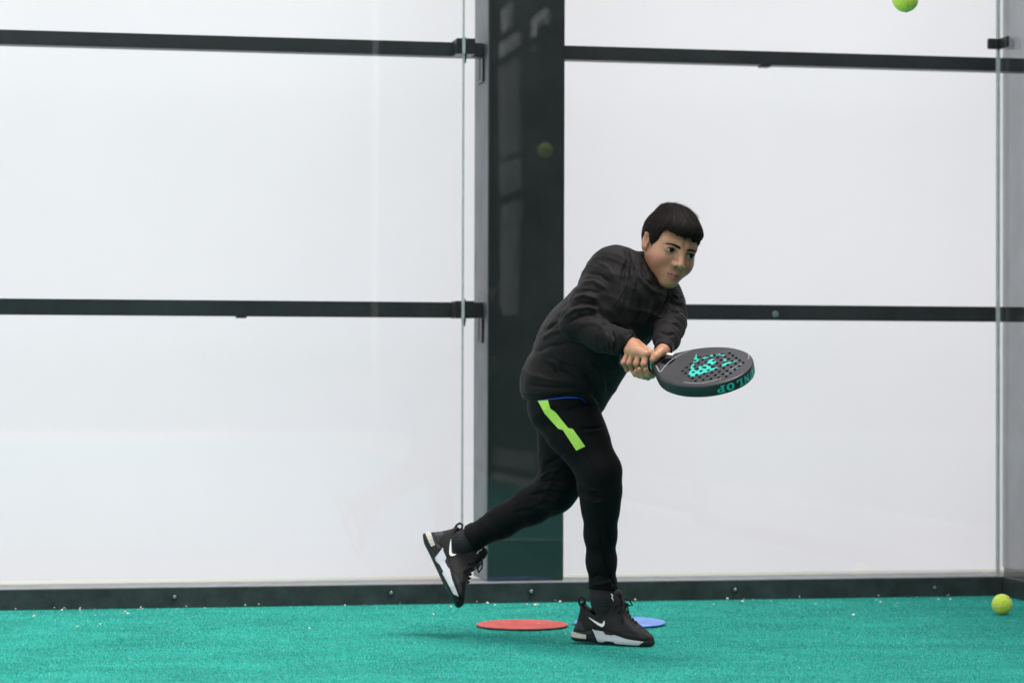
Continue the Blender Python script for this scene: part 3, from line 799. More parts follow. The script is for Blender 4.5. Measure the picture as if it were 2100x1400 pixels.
JS = [ # strokes on crop of the torso
 ([(440, 600), (520, 545), (620, 530), (690, 555)], 5, .006), ([(455, 650), (560, 585), (650, 575), (700, 600)], 5, -.006),
 ([(470, 530), (560, 490), (650, 500), (700, 520)], 5, -.005), ([(500, 470), (590, 440), (690, 470)], 5, .005), ([(520, 420), (620, 400), (720, 430)], 5, -.004),
 ([(560, 350), (660, 340), (760, 400)], 6, .004), ([(600, 280), (700, 290), (790, 360)], 5, -.004), ([(680, 200), (760, 240), (800, 320)], 5, .003),
 ([(740, 700), (760, 770), (770, 840)], 5, .005), ([(790, 690), (805, 760), (810, 845)], 4, -.006), ([(835, 680), (850, 750), (850, 850)], 4, .006),
 ([(870, 680), (885, 740), (880, 800)], 4, -.005), ([(905, 670), (930, 710), (900, 780)], 4, .005),
 ([(700, 640), (780, 650), (860, 665)], 4, -.004), ([(560, 640), (660, 640), (740, 680)], 6, .004),
 ([(880, 90), (910, 180), (870, 260), (860, 420)], 5, -.006), ([(930, 160), (960, 260), (940, 420)], 5, .005), ([(900, 240), (910, 330), (880, 560)], 5, -.004),
 ([(1000, 200), (1030, 320), (1120, 390)], 6, -.006), ([(970, 180), (990, 320), (1080, 410), (1180, 440)], 6, .005),
 ([(990, 450), (1000, 560), (960, 640)], 7, -.004), ([(1080, 470), (1060, 580), (1000, 660)], 6, .004), ([(1180, 450), (1160, 560), (1080, 640)], 6, -.006),
 ([(1200, 420), (1260, 460), (1310, 450)], 4, -.004), ([(1210, 470), (1260, 500), (1310, 490)], 4, .004), ([(1190, 540), (1250, 560), (1300, 560)], 4, -.004),
 ([(1150, 620), (1210, 640), (1270, 640)], 4, .004), ([(1120, 700), (1180, 720), (1250, 720)], 4, -.004), ([(1110, 770), (1170, 790), (1230, 780)], 4, .004),
 ([(300, 700), (380, 640), (440, 560)], 5, -.005), ([(270, 760), (370, 700), (440, 690)], 6, .004), ([(230, 850), (340, 800), (470, 790)], 6, -.004),
 ([(330, 900), (400, 930), (420, 985)], 4, .005), ([(300, 920), (370, 950), (400, 1000)], 4, -.005), ([(380, 880), (500, 930), (600, 1010)], 6, .005),
 ([(360, 960), (480, 1010), (590, 1080)], 6, -.004), ([(180, 1000), (320, 1040), (480, 1060), (600, 1110)], 6, .004), ([(170, 1080), (330, 1100), (520, 1110)], 5, -.004),
 ([(560, 980), (640, 1060), (690, 1180)], 6, -.006), ([(600, 900), (700, 1000), (740, 1150)], 7, .005), ([(560, 1090), (620, 1160), (690, 1240)], 4, .006), ([(600, 1080), (660, 1160), (720, 1220)], 4, -.005),
 ([(150, 1160), (350, 1165), (560, 1140)], 3, -.0025),
]
jV = sculpt(jV, jF, [(C3(a), b * .72, c * 1.35) for a, b, c in JS])
jacket = obj('jacket', mesh_np('jacket', jV, jF), MT['jacket'], person, True)
# elastic cuffs
for a, b, r0 in ((Pn(1282, 701.5, 6.984), Pn(1295, 706, 6.974), RP(22.6, 6.98)), (Pn(1364, 709, 6.976), Pn(1359.5, 719, 6.95), RP(19.5, 6.96))):
    bm = bmesh.new(); ax_ = Vector(b - a)
    prof = [(0, .2), (.02, .9), (.12, 1.0), (.5, .97), (.9, 1.0), (1.0, .95), (1.02, .80), (.93, .72)]
    tube(bm, [Vector(a) + ax_ * t for t, _ in prof], [r0 * k for _, k in prof], 28, False)
    obj('cuff', bm_mesh('cuff', bm), MT['jacket'], jacket, True)
# standing collar
cb, ct = Vector(Pn(1338, 574, 7.19)), Vector(from_head((0, -.022, -.062)))

TR = [J(1158, 838, 7.22, 74), J(1180, 880, 7.20, 59), J(1198, 908, 7.185, 50), J(1228, 966, 7.165, 45), J(1232, 1010, 7.175, 40.5), J(1232, 1045, 7.19, 36), J(1231.5, 1092, 7.215, 32), J(1233, 1150, 7.235, 29), J(1237, 1204, 7.245, 26.5), J(1237, 1230, 7.245, 26.5)]
TL = [J(1155, 850, 7.34, 60), J(1156, 920, 7.355, 50), J(1150, 985, 7.365, 45), J(1135, 1010, 7.375, 42), J(1090, 1036, 7.40, 37), J(1030, 1068, 7.43, 31), J(965, 1105, 7.455, 26), J(940, 1118, 7.46, 25)]
def trouser_sdf(p):
    uv = proj(p)
    a = chain(p, TR, .025); a = smax(a, (uv[:, 1] - 1210 - .06 * (uv[:, 0] - 1237)) / 720, .006)
    b = chain(p, TL, .025)
    dl = TL[-1][0] - TL[-2][0]; dl = dl / np.linalg.norm(dl)
    b = smax(b, (p - TL[-2][0]) @ dl - .001, .006)
    h = ell(p, Pn(1150, 815, 7.28), (.093, .135, .085))
    d = smin(a, b, .022); d = smin(d, h, .04)
    m = np.abs(d) < .03
    if m.any():
        q = p[m]; f = .0009 * vnoise(q * np.array([1, 1, 1.5]), 17, 5) + .0006 * vnoise(q, 45, 6)
        f -= .0055 * ridges(q, np.array([.1, 0, 1]), 44, 12, 31) * near(q, Pn(1205, 1000, 7.16), .05)
        f -= .0055 * ridges(q, np.array([-.6, 0, .6]), 44, 12, 32) * near(q, Pn(1115, 985, 7.33), .07)
        f -= .0032 * ridges(q, np.array([.3, 0, 1]), 60, 16, 33) * near(q, Pn(1237, 1190, 7.24), .035)
        f -= .0040 * ridges(q, np.array([.3, 0, 1]), 40, 9, 34) * near(q, Pn(1200, 860, 7.15), .08)
        f -= .0030 * ridges(q, np.array([1, 0, .5]), 40, 9, 35) * near(q, Pn(1000, 1080, 7.4), .10)
        d = d.copy(); d[m] += f + .001
    return d
tV, tF = surface(trouser_sdf, Pn(900, 1240, 7.4) - [.05, .35, .05], Pn(1300, 760, 7.2) + [.05, .35, .02], .0034, .012)
C4 = crop(1050, 780, 3.043)
TS = [([(330, 190), (420, 160), (500, 150)], 4, -.004), ([(420, 300), (500, 300), (570, 285)], 4, -.005), ([(430, 320), (500, 320), (560, 305)], 4, .004),
 ([(180, 250), (260, 300), (300, 370)], 4, -.003), ([(440, 640), (480, 680), (540, 690)], 4, .004), ([(430, 680), (480, 720), (560, 740)], 4, -.005), ([(445, 720), (510, 760), (580, 760)], 4, .004),
 ([(520, 850), (580, 860), (640, 850)], 4, -.002), ([(545, 900), (560, 1000), (590, 1150), (590, 1280)], 3, -.003), ([(575, 900), (590, 1000), (610, 1150)], 3, .002),
 ([(490, 1240), (540, 1210), (570, 1230)], 4, -.003), ([(490, 1270), (560, 1270), (640, 1240)], 4, .004), ([(600, 1200), (620, 1240), (640, 1280)], 3, -.004),
 ([(190, 540), (260, 500), (330, 460)], 4, -.004), ([(165, 620), (230, 570), (300, 560)], 4, .005), ([(170, 640), (240, 620), (330, 640)], 4, -.005), ([(160, 680), (230, 670), (320, 690)], 4, .004),
 ([(90, 720), (190, 700), (260, 740)], 4, -.004), ([(60, 800), (160, 790), (300, 800)], 5, .003), ([(0, 830), (120, 800), (220, 760)], 4, -.003)]
tV = sculpt(tV, tF, [(C4(a), b * .8, c * 1.3) for a, b, c in TS])
trousers = obj('trousers', mesh_np('trousers', tV, tF), MT['trouser'], person, True)
tb = bvh_of(tV, tF)
decal('stripe', [C4([(162, 125), (225, 122), (240, 175), (270, 195), (350, 295), (380, 302), (457, 410), (402, 436), (318, 308), (290, 300), (205, 205)])], tb, MT['lime'], trousers, .0012, 5)
# thin blue edge of the shirt below the jacket's hem
jb = bvh_of(jV, jF)
pts = []
for px in np.linspace(1103, 1203, 30):
    py = np.interp(px, HEMX, HEMY) + .6; h, n_, _, _ = tb.ray_cast(CAM, ray(px, py).normalized())
    h2, n2, _, _ = jb.ray_cast(CAM, ray(px, py - 4).normalized())
    if h is not None and h2 is not None:
        k = min((h2 - CAM).length, (h - CAM).length) - .001
        pts.append(CAM + ray(px, py).normalized() * k)
bm = bmesh.new(); tube(bm, pts, [.0006 + .0013 * math.sin(math.pi * i / (len(pts) - 1)) for i in range(len(pts))], 6)
obj('shirt_hem', bm_mesh('shirt_hem', bm), MT['blue'], person, True)

# seams and the ankle zip
MT['seam_thread'] = mat('seam_thread', (.004, .004, .004), .8, .1)
def stitch(name, pts, bv, parent, r_, mt):
    line = []
    for x, y in smooth_poly(pts, 8, False):
        h, n_, _, _ = bv.ray_cast(CAM, ray(x, y).normalized())
        if h is not None: line.append(h + n_ * r_ * .2)
    bm = bmesh.new(); tube(bm, line, r_, 6); obj(name, bm_mesh(name, bm), mt, parent, True)
stitch('seam', C3([(890, 95), (925, 160), (915, 260), (880, 400), (800, 520)]), jb, jacket, .0012, MT['seam_thread'])
stitch('seam', C3([(1190, 400), (1180, 470), (1130, 560), (1080, 640)]), jb, jacket, .0012, MT['seam_thread'])
stitch('seam', C3([(140, 1145), (300, 1160), (450, 1140), (590, 1135)]), jb, jacket, .0010, MT['seam_thread'])
stitch('seam', C4([(440, 430), (520, 560), (570, 700), (575, 850)]), tb, trousers, .0010, MT['seam_thread'])
stitch('zip', C4([(575, 950), (585, 1080), (595, 1200), (598, 1290)]), tb, trousers, .0016, MT['seam_thread'])

# ---- socks
def sock(nodes):
    nd = nodes
    V_, F_ = surface(lambda p: chain(p, nd, .02) + .0008 * np.sin(p[:, 2] * 700), np.min([a for a, _ in nd], 0) - .06, np.max([a for a, _ in nd], 0) + .06, .003)
    return obj('sock', mesh_np('sock', V_, F_), MT['sock'], person, True)
sock([J(1237, 1195, 7.245, 23), J(1237, 1222, 7.245, 24.5), J(1238, 1240, 7.245, 21), J(1245, 1270, 7.235, 13)])
sock([J(975, 1100, 7.452, 21), J(952, 1112, 7.46, 23.5), J(937, 1122, 7.472, 20), J(924, 1138, 7.478, 12)])

# ---- shoes, built once in their own frame (x heel to toe, y to the outside, z up; millimetres)
PROF = np.array([(0, 14), (3, 27), (16, 48), (24, 80), (28, 108), (33, 113), (45, 100), (62, 94), (82, 98), (104, 116), (122, 136), (136, 141), (150, 124), (157, 104), (168, 80), (193, 58), (220, 39), (240, 25), (246, 14), (243, 4), (230, 0), (150, 0), (60, 3), (22, 3), (6, 7)], float)
PROF = np.array(smooth_poly([tuple(p) for p in PROF], 3)) / 1000
def poly_sd(x, z, poly):
    d = np.full(len(x), 1e9); inside = np.zeros(len(x), bool); n = len(poly)
    for i in range(n):
        a = poly[i]; b = poly[(i + 1) % n]; e = b - a
        px_, pz_ = x - a[0], z - a[1]; h = np.clip((px_ * e[0] + pz_ * e[1]) / max(e @ e, 1e-12), 0, 1)
        d = np.minimum(d, (px_ - h * e[0]) ** 2 + (pz_ - h * e[1]) ** 2)
        c = ((a[1] > z) != (b[1] > z)) & (x < (b[0] - a[0]) * (z - a[1]) / (b[1] - a[1] + 1e-15) + a[0]); inside ^= c
    return np.where(inside, -1, 1) * np.sqrt(d)
def shoe_half(x, z):
    base = np.interp(x, [0, .012, .03, .07, .11, .16, .19, .22, .236, .247], [.016, .027, .032, .0335, .0355, .044, .046, .040, .030, .012])
    top = np.interp(x, [0, .03, .08, .12, .15, .18, .21, .245], [.018, .024, .029, .027, .024, .024, .022, .010])
    t = np.clip((z - .035) / .06, 0, 1); t = t * t * (3 - 2 * t)
    flare = .003 * np.clip(1 - z / .022, 0, 1)
    return base * (1 - t) + np.minimum(top, base) * t + flare
def shoe_sdf(p):
    x, y, z = p.T
    yc = .006 * np.clip((x - .12) / .12, 0, 1) * -1 + .004 * np.sin(np.clip(x / .24, 0, 1) * np.pi)
    d = smax(poly_sd(x, z, PROF), np.abs(y - yc) - shoe_half(x, z), .016)
    # opening for the ankle, groove between sole and upper
    d = smax(d, -cone(p, (.078, 0, .085), (.082, 0, .2), .022, .030), .008)
    zs_ = np.interp(x, [0, .05, .075, .12, .18, .24], [.034, .030, .044, .036, .026, .016])
    d = d + .0016 * np.exp(-((z - zs_) / .0025) ** 2)
    return d
sV, sF = surface(shoe_sdf, (-.01, -.07, -.01), (.26, .07, .155), .002)
MT['shoe'] = mat('black_shoe_mesh', (.0036, .0033, .0034), .62, .25, noise=(60, .25), bump=(900, .0004))
MT['rubber'] = mat('dark_rubber', (.0075, .0085, .009), .55, .35, noise=(40, .2))
MT['whitefoam'] = mat('white_midsole', (.42, .43, .46), .5, .35, noise=(30, .06))
MT['airunit'] = mat('grey_heel_cushion', (.36, .34, .30), .25, .5, noise=(50, .25), coat=.4)
MT['white'] = mat('white_print', (.62, .62, .60), .45, .4)
MT['lace'] = mat('black_lace', (.008, .008, .008), .7, .3, bump=(900, .0006))
sb = bvh_of(sV, sF)
smm = lambda pts: [(x / 1000, z / 1000) for x, z in pts]
def shoe(M, side_out, tongue_mark):
    """M places the shoe; side_out +1 shows decals on +y and -y alike"""
    root = empty('shoe', M.translation); root.parent = person
    root.matrix_parent_inverse = Matrix.Translation(person.location).inverted(); root['label'] = tongue_mark
    def put(name, me, mt, smooth=True):
        me.transform(M); o = bpy.data.objects.new(name, me); COL.objects.link(o); me.materials.append(mt)
        if smooth: me.polygons.foreach_set('use_smooth', [True] * len(me.polygons))
        if M.determinant() < 0: me.flip_normals()
        o.parent = root; o.matrix_parent_inverse = (Matrix.Translation(M.translation)).inverted()
        return o
    put('upper', mesh_np('upper', sV, sF), MT['shoe'])
    def dec(name, loop, mt, off, sides=(1, -1)):
        for sd_ in sides:
            fn = lambda x, z: (Vector((x, sd_ * .2, z)), Vector((0, -sd_, 0)))
            bm = poly_mesh2d([loop], .006); bad = []
            for v in bm.verts:
                h, n_, _, _ = sb.ray_cast(*fn(v.co.x, v.co.y))
                if h is None: bad.append(v); continue
                v.co = h + n_ * off
            bmesh.ops.delete(bm, geom=bad, context='VERTS')
            put(name, bm_mesh(name, bm), mt)
    # outsole, black wedge, white midsole, heel cushion, swoosh, heel counter
    dec('outsole', smm([(1, 8), (4, 15), (55, 10), (80, 12), (118, 9), (150, 12), (243, 9), (245, 6), (238, 1.5), (150, 1.2), (60, 4), (22, 4), (8, 7)]), MT['rubber'], .0012)
    dec('heel_cushion', smm([(1.8, 17), (7, 31), (25, 28), (53, 24), (53, 12), (30, 13), (4, 15.5)]), MT['airunit'], .0014)
    dec('heel_counter', smm([(17, 34), (19, 49), (27, 62), (37, 60), (43, 46), (50, 38), (70, 34), (70, 26), (52, 25), (25, 30)]), MT['rubber'], .0013)
    dec('midsole', smm([(70, 42), (79, 38), (103, 36), (111, 28), (130, 27), (139, 29), (176, 20), (226, 15), (212, 5), (142, 5), (136, 10), (113, 10), (100, 6), (88, 7)]), MT['whitefoam'], .0016)
    dec('toe_cap', smm([(226, 8), (232, 16), (236, 24), (243, 20), (244.5, 12), (242, 5), (232, 3)]), MT['rubber'], .0018)
    dec('mudguard', smm([(150, 33), (168, 30), (200, 25), (228, 21), (236, 26), (222, 33), (200, 36), (170, 38)]), MT['rubber'], .0012)
    sw = smooth_poly([(57, 74), (76, 60), (92, 51), (102, 49), (107, 57), (106, 66), (104.5, 66), (100, 58.5), (94, 58), (80, 64)], 4)
    dec('swoosh', smm(sw), MT['white'], .0022)
    # heel tab loop
    bm = bmesh.new(); tube(bm, [(.030, 0, .095), (.020, 0, .112), (.019, 0, .122), (.027, 0, .127), (.036, 0, .121), (.037, 0, .11)], .0036, 8)
    put('heel_tab', bm_mesh('heel_tab', bm), MT['lace'])
    # laces across the tongue ridge, bow
    bm = bmesh.new()
    for k in range(6):
        x = .146 + .0085 * k * 1.05; z = np.interp(x, [.14, .15, .157, .168, .193, .21], [.134, .120, .104, .083, .060, .048])
        tube(bm, [(x - .012, .027, z - .020), (x - .004, .017, z - .004), (x, 0, z + .004), (x - .004, -.017, z - .004), (x - .012, -.027, z - .020)], .0028, 7)
    for sy in (1, -1):
        tube(bm, [(.148, 0, .124), (.152, sy * .016, .130), (.163, sy * .030, .122), (.170, sy * .032, .108), (.163, sy * .022, .108), (.152, sy * .006, .120)], .0024, 7)
        tube(bm, [(.150, 0, .122), (.158, sy * .022, .106), (.160, sy * .034, .080), (.162, sy * .038, .064)], .0020, 7)
    put('laces', bm_mesh('laces', bm), MT['lace'])
    # tongue with its white mark
    bm = bmesh.new(); tube(bm, [(.112, 0, .112), (.124, 0, .130), (.136, 0, .144), (.142, 0, .148)], [.020, .021, .018, .010], 14)
    put('tongue', bm_mesh('tongue', bm), MT['shoe'])
    bm = bmesh.new()
    tube(bm, [(.118, .0215, .140), (.122, .0218, .143), (.126, .0215, .139), (.124, .0222, .132), (.128, .0215, .127), (.130, .021, .122)], .0017, 6)
    put('tongue_mark', bm_mesh('tongue_mark', bm), MT['white'])
    bm = bmesh.new()
    tube(bm, [(.118, -.0215, .140), (.122, -.0218, .143), (.126, -.0215, .139), (.124, -.0222, .132), (.128, -.0215, .127), (.130, -.021, .122)], .0017, 6)
    put('tongue_mark', bm_mesh('tongue_mark', bm), MT['white'])
    return root
# right shoe: toe to image right and a little toward the camera, outside facing the camera
def frame(origin, xdir, zdir, mirror=False):
    x = Vector(xdir).normalized(); z = Vector(zdir); z = (z - x * z.dot(x)).normalized(); y = z.cross(x)
    # y = to the left of the toe direction; outside of the right foot faces the camera = -y
    M = Matrix((x, y, z)).transposed().to_4x4(); M.translation = Vector(origin); return M
heel = P(1172, 1312, 7.275); heel.z = .006
toe = Vector((P(1344, 1325, 7.195).x, 7.195, .001))
shoe(frame(heel, toe - heel, (0, 0, 1)), 1, 'black and white trainer planted on the turf')
lh = P(861, 1098, 7.475); lt = P(943, 1257, 7.40)
shoe(frame(lh, lt - lh, P(960, 1120, 7.49) - P(880, 1160, 7.47)), 1, 'black and white trainer of the raised back foot')

# ------------------------------------------------------------------ padel racket in both hands
MT['carbon'] = mat('matt_black_carbon', (.020, .019, .022), .42, .5, noise=(120, .15), bump=(700, .0002))
MT['rim'] = mat('racket_rim', (.011, .014, .015), .38, .5, noise=(60, .15))
MT['teal'] = mat('teal_print', (.02, .42, .35), .45, .4)
MT['grip'] = mat('black_grip_tape', (.010, .011, .012), .7, .3, bump=(250, .001))
MT['greyprint'] = mat('grey_print', (.42, .42, .43), .5, .4)
MT['dimprint'] = mat('dim_grey_print', (.085, .085, .092), .5, .4)
MT['dimteal'] = mat('dim_teal_print', (.012, .05, .05), .5, .4)
racket = empty('padel_racket', RK_O)
props(racket, 'matt black perforated padel racket with teal lettering held out in both hands', 'racket')
TH = .0185
half = [(0, .128), (.035, .1235), (.070, .107), (.100, .080), (.120, .045), (.130, .0), (.127, -.040), (.114, -.080), (.092, -.115), (.066, -.142), (.042, -.163), (.026, -.178), (.017, -.190), (.0, -.190)]
out = smooth_poly([(-x, y) for x, y in half[1:-1]][::-1] + half[:-1], 5, True)
def curve_plate(name, loops, z0, z1, mt, parent, bevel=0):
    """flat plate with real holes: 2D filled curve, extruded"""
    cu = bpy.data.curves.new(name, 'CURVE'); cu.dimensions = '2D'; cu.fill_mode = 'BOTH'
    cu.extrude = (z1 - z0) / 2 - bevel; cu.bevel_depth = bevel; cu.bevel_resolution = 2
    for lp in loops:
        sp = cu.splines.new('POLY'); sp.points.add(len(lp) - 1); sp.use_cyclic_u = True
        for p_, (x, y) in zip(sp.points, lp): p_.co = (x, y, 0, 1)
    tmp = bpy.data.objects.new('tmp', cu); COL.objects.link(tmp)
    me = bpy.data.meshes.new_from_object(tmp.evaluated_get(bpy.context.evaluated_depsgraph_get()))
    bpy.data.objects.remove(tmp); bpy.data.curves.remove(cu)
    for v in me.vertices: v.co = RK(v.co.x, v.co.y, v.co.z + (z0 + z1) / 2)
    me.materials.clear(); me.update()
    return obj(name, me, mt, parent)
def inset(loop, d):
    L = np.array(loop); n = len(L); t = np.roll(L, -1, 0) - np.roll(L, 1, 0); t /= np.linalg.norm(t, axis=1, keepdims=True)
    nn = np.stack([-t[:, 1], t[:, 0]], 1); c = L.mean(0)
    if ((c - L) * nn).sum() < 0: nn = -nn
    return [tuple(v) for v in L + nn * d]
holes = []
for j in range(9):
    y = -.062 + .0185 * j
    for i in range(-5, 6):
        x = (i + (.5 if j % 2 else 0)) * .0235
        if (x / .098) ** 2 + ((y - .012) / .085) ** 2 < 1: holes.append((x, y))
circ = lambda cx_, cy_, r, n=14: [(cx_ + r * math.cos(2 * math.pi * k / n), cy_ + r * math.sin(2 * math.pi * k / n)) for k in range(n)]
throat = smooth_poly([(-.020, -.128), (.020, -.128), (.013, -.158), (-.013, -.158)], 4)
face = curve_plate('face', [inset(out, .004)] + [circ(x, y, .0046) for x, y in holes] + [throat], -TH, TH, MT['carbon'], racket, .0)
# rim: rounded band round the outline
L_out = np.array(out); seg = [0.0]
for a, b in zip(L_out, np.roll(L_out, -1, 0)): seg.append(seg[-1] + np.linalg.norm(b - a))
prof = [(.0045, TH + .0003), (.0015, TH - .0012), (0, TH - .006), (-.0005, 0), (0, -TH + .006), (.0015, -TH + .0012), (.0045, -TH - .0003)]
rings = [np.array(inset(out, d)) for d, _ in prof]; V = []; F = []; n = len(out)
for rg, (_, z) in zip(rings, prof): V += [RK(x, y, z) for x, y in rg]
for k in range(len(prof) - 1):
    for i in range(n): F.append((k * n + i, k * n + (i + 1) % n, (k + 1) * n + (i + 1) % n, (k + 1) * n + i))
rim = obj('rim', mesh_py('rim', V, F), MT['rim'], racket, True)
# handle
bm = bmesh.new(); hz = [(HANDLE_Y0 - .002, .012), (HANDLE_Y0, .019), (HANDLE_Y0 + .008, .0195), (HANDLE_Y0 + .012, HR + .0005)]
for k in range(15):
    hz.append((HANDLE_Y0 + .014 + k * .006, HR + (.0006 if k % 2 else -.0003)))
hz += [(-.174, HR)]
tube(bm, [RH(y) for y, _ in hz], [r for _, r in hz], 18)
obj('grip', bm_mesh('grip', bm), MT['grip'], racket, True)
bm = bmesh.new(); tube(bm, [RH(y) for y in (-.182, -.181, -.171, -.170)], [HR, HR + .0022, HR + .003, HR], 20)
obj('collar', bm_mesh('collar', bm), MT['teal'], racket, True)
def flat(name, loops, mt, z=TH + .0006):
    bm = poly_mesh2d(loops, .003)
    bmesh.ops.delete(bm, geom=[v for v in bm.verts if any((v.co.x - a) ** 2 + (v.co.y - b) ** 2 < .0044 ** 2 for a, b in holes)], context='VERTS')
    for v in bm.verts: v.co = RK(v.co.x, v.co.y, z)
    return obj(name, bm_mesh(name, bm), mt, racket)
def px_to_face(px, py):
    o = RK_O + rk_n * TH * RS; d = ray(px, py); t = (o - CAM).dot(rk_n) / d.dot(rk_n); p = CAM + d * t - RK_O
    return p.dot(rk_x) / RS, p.dot(rk_y) / RS
C2 = crop(1240, 660, 6.176)
def ribbon(pts, w_):
    P_ = np.array(pts); t = np.gradient(P_, axis=0); t /= np.linalg.norm(t, axis=1, keepdims=True); nn = np.stack([-t[:, 1], t[:, 0]], 1)
    return [tuple(v) for v in np.concatenate([P_ + nn * w_ / 2, (P_ - nn * w_ / 2)[::-1]])]
def clear_of_holes(bm): pass
logo = [[(1058, 690), (1105, 532), (1140, 540), (1128, 600), (1160, 622), (1205, 600), (1235, 618), (1420, 575), (1440, 588), (1200, 668), (1120, 690)],
        [(1120, 515), (1163, 398), (1172, 478), (1215, 463), (1168, 508)],
        [(1460, 560), (1520, 522), (1712, 480), (1500, 562)],
        [(1185, 580), (1215, 545), (1290, 542), (1345, 570), (1335, 602), (1250, 612), (1195, 604)],
        [(1250, 512), (1322, 495), (1320, 478), (1355, 466), (1402, 482), (1410, 512), (1362, 545), (1332, 540), (1300, 522)],
        [(1235, 462), (1310, 430), (1315, 446), (1250, 474)], [(1335, 422), (1420, 408), (1425, 424), (1345, 440)],
        [(1445, 404), (1500, 408), (1535, 440), (1505, 432), (1440, 418)], [(1500, 474), (1540, 468), (1535, 496), (1505, 520), (1490, 512), (1515, 494)]]
hl = [[(1222, 578), (1245, 562), (1285, 566), (1280, 584), (1240, 590)]]
to_f = lambda lp: [px_to_face(*p_) for p_ in C2(lp)]
for k, lp in enumerate(logo):
    lps = [to_f(lp)] + ([to_f(hl[0])] if k == 3 else [])
    flat('logo', lps, MT['teal'])
# holes stay dark over the print: short black sleeves standing in the holes
sl_me = None
for x, y in holes:
    if sl_me is None:
        bm = bmesh.new(); c_ = circ(0, 0, .0045)
        a = [bm.verts.new((px_, py_, .0010)) for px_, py_ in c_]; b = [bm.verts.new((px_, py_, -.02)) for px_, py_ in c_]
        a2 = [bm.verts.new((px_ * 1.08, py_ * 1.08, .0011)) for px_, py_ in c_]
        for i in range(len(c_)):
            j = (i + 1) % len(c_); bm.faces.new((a[i], a[j], b[j], b[i])); bm.faces.new((a2[i], a2[j], a[j], a[i]))
        bm.faces.new(b[::-1])
        sl_me = bm_mesh('hole', bm); sl_me.materials.append(MT['clip'])
        RM = Matrix((rk_x, rk_y, rk_n)).transposed().to_4x4()
    o = bpy.data.objects.new('hole', sl_me); COL.objects.link(o); o.parent = racket
    M_ = RM.copy(); M_.translation = (rk_x * x + rk_y * y + rk_n * TH) * RS; o.matrix_local = M_ @ Matrix.Scale(RS, 4)
# fine lines: outline arcs near the tip, the V at the throat, hexagons, tiny name
io = inset(out, .014)
def arc(pxs, w_, mt, name='line'):
    flat(name, [ribbon(smooth_poly([px_to_face(*p_) for p_ in C2(pxs)], 4, False), w_)], mt, TH + .0008)
arc([(1690, 340), (1765, 360), (1815, 400), (1830, 440), (1815, 475)], .0016, MT['greyprint'])
arc([(1475, 712), (1380, 745), (1270, 770), (1130, 778), (1000, 765)], .0016, MT['greyprint'])
arc([(650, 555), (672, 590), (690, 625), (712, 630), (735, 600), (780, 545), (860, 475), (980, 405), (1130, 342)], .0016, MT['greyprint'])
arc([(1530, 668), (1590, 640), (1660, 600), (1700, 575)], .0022, mat('blue_print', (.08, .25, .42), .5), 'small_name')
arc([(1580, 612), (1640, 580), (1700, 548), (1755, 515)], .0016, MT['greyprint'], 'small_name')
hexes = []
for j in range(9):
    for i in range(-7, 8):
        x = (i + (.5 if j % 2 else 0)) * .0105; y = -.132 + j * .0092
        if abs(x) < .088 - .0 * j and (abs(x) > .026 or y > -.116) and (x / .100) ** 2 + ((y - .012) / .088) ** 2 > 1.0 and abs(x) < np.interp(y, [-.14, -.1, -.05], [.055, .086, .11]): hexes.append((x, y))
bm = bmesh.new()
for x, y in hexes:
    a = [bm.verts.new(RK(x + .0048 * math.cos(k * math.pi / 3 + .52), y + .0048 * math.sin(k * math.pi / 3 + .52), TH + .0006)) for k in range(6)]
    b = [bm.verts.new(RK(x + .0038 * math.cos(k * math.pi / 3 + .52), y + .0038 * math.sin(k * math.pi / 3 + .52), TH + .0006)) for k in range(6)]
    for k in range(6): bm.faces.new((a[k], a[(k + 1) % 6], b[(k + 1) % 6], b[k]))
obj('hexagon_print', bm_mesh('hexagon_print', bm), MT['dimprint'], racket)
# white tab on the throat bridge
tx, ty = px_to_face(*C2([(830, 412)])[0])
bm = bmesh.new()
c8 = [(-.006, -.011), (.006, -.011), (.006, .011), (-.006, .011)]
box8(bm, [RK(tx + a, ty + b, TH - .002) for a, b in c8] + [RK(tx + a, ty + b, TH + .002) for a, b in c8])
obj('tab', bm_mesh('tab', bm), MT['white'], racket)
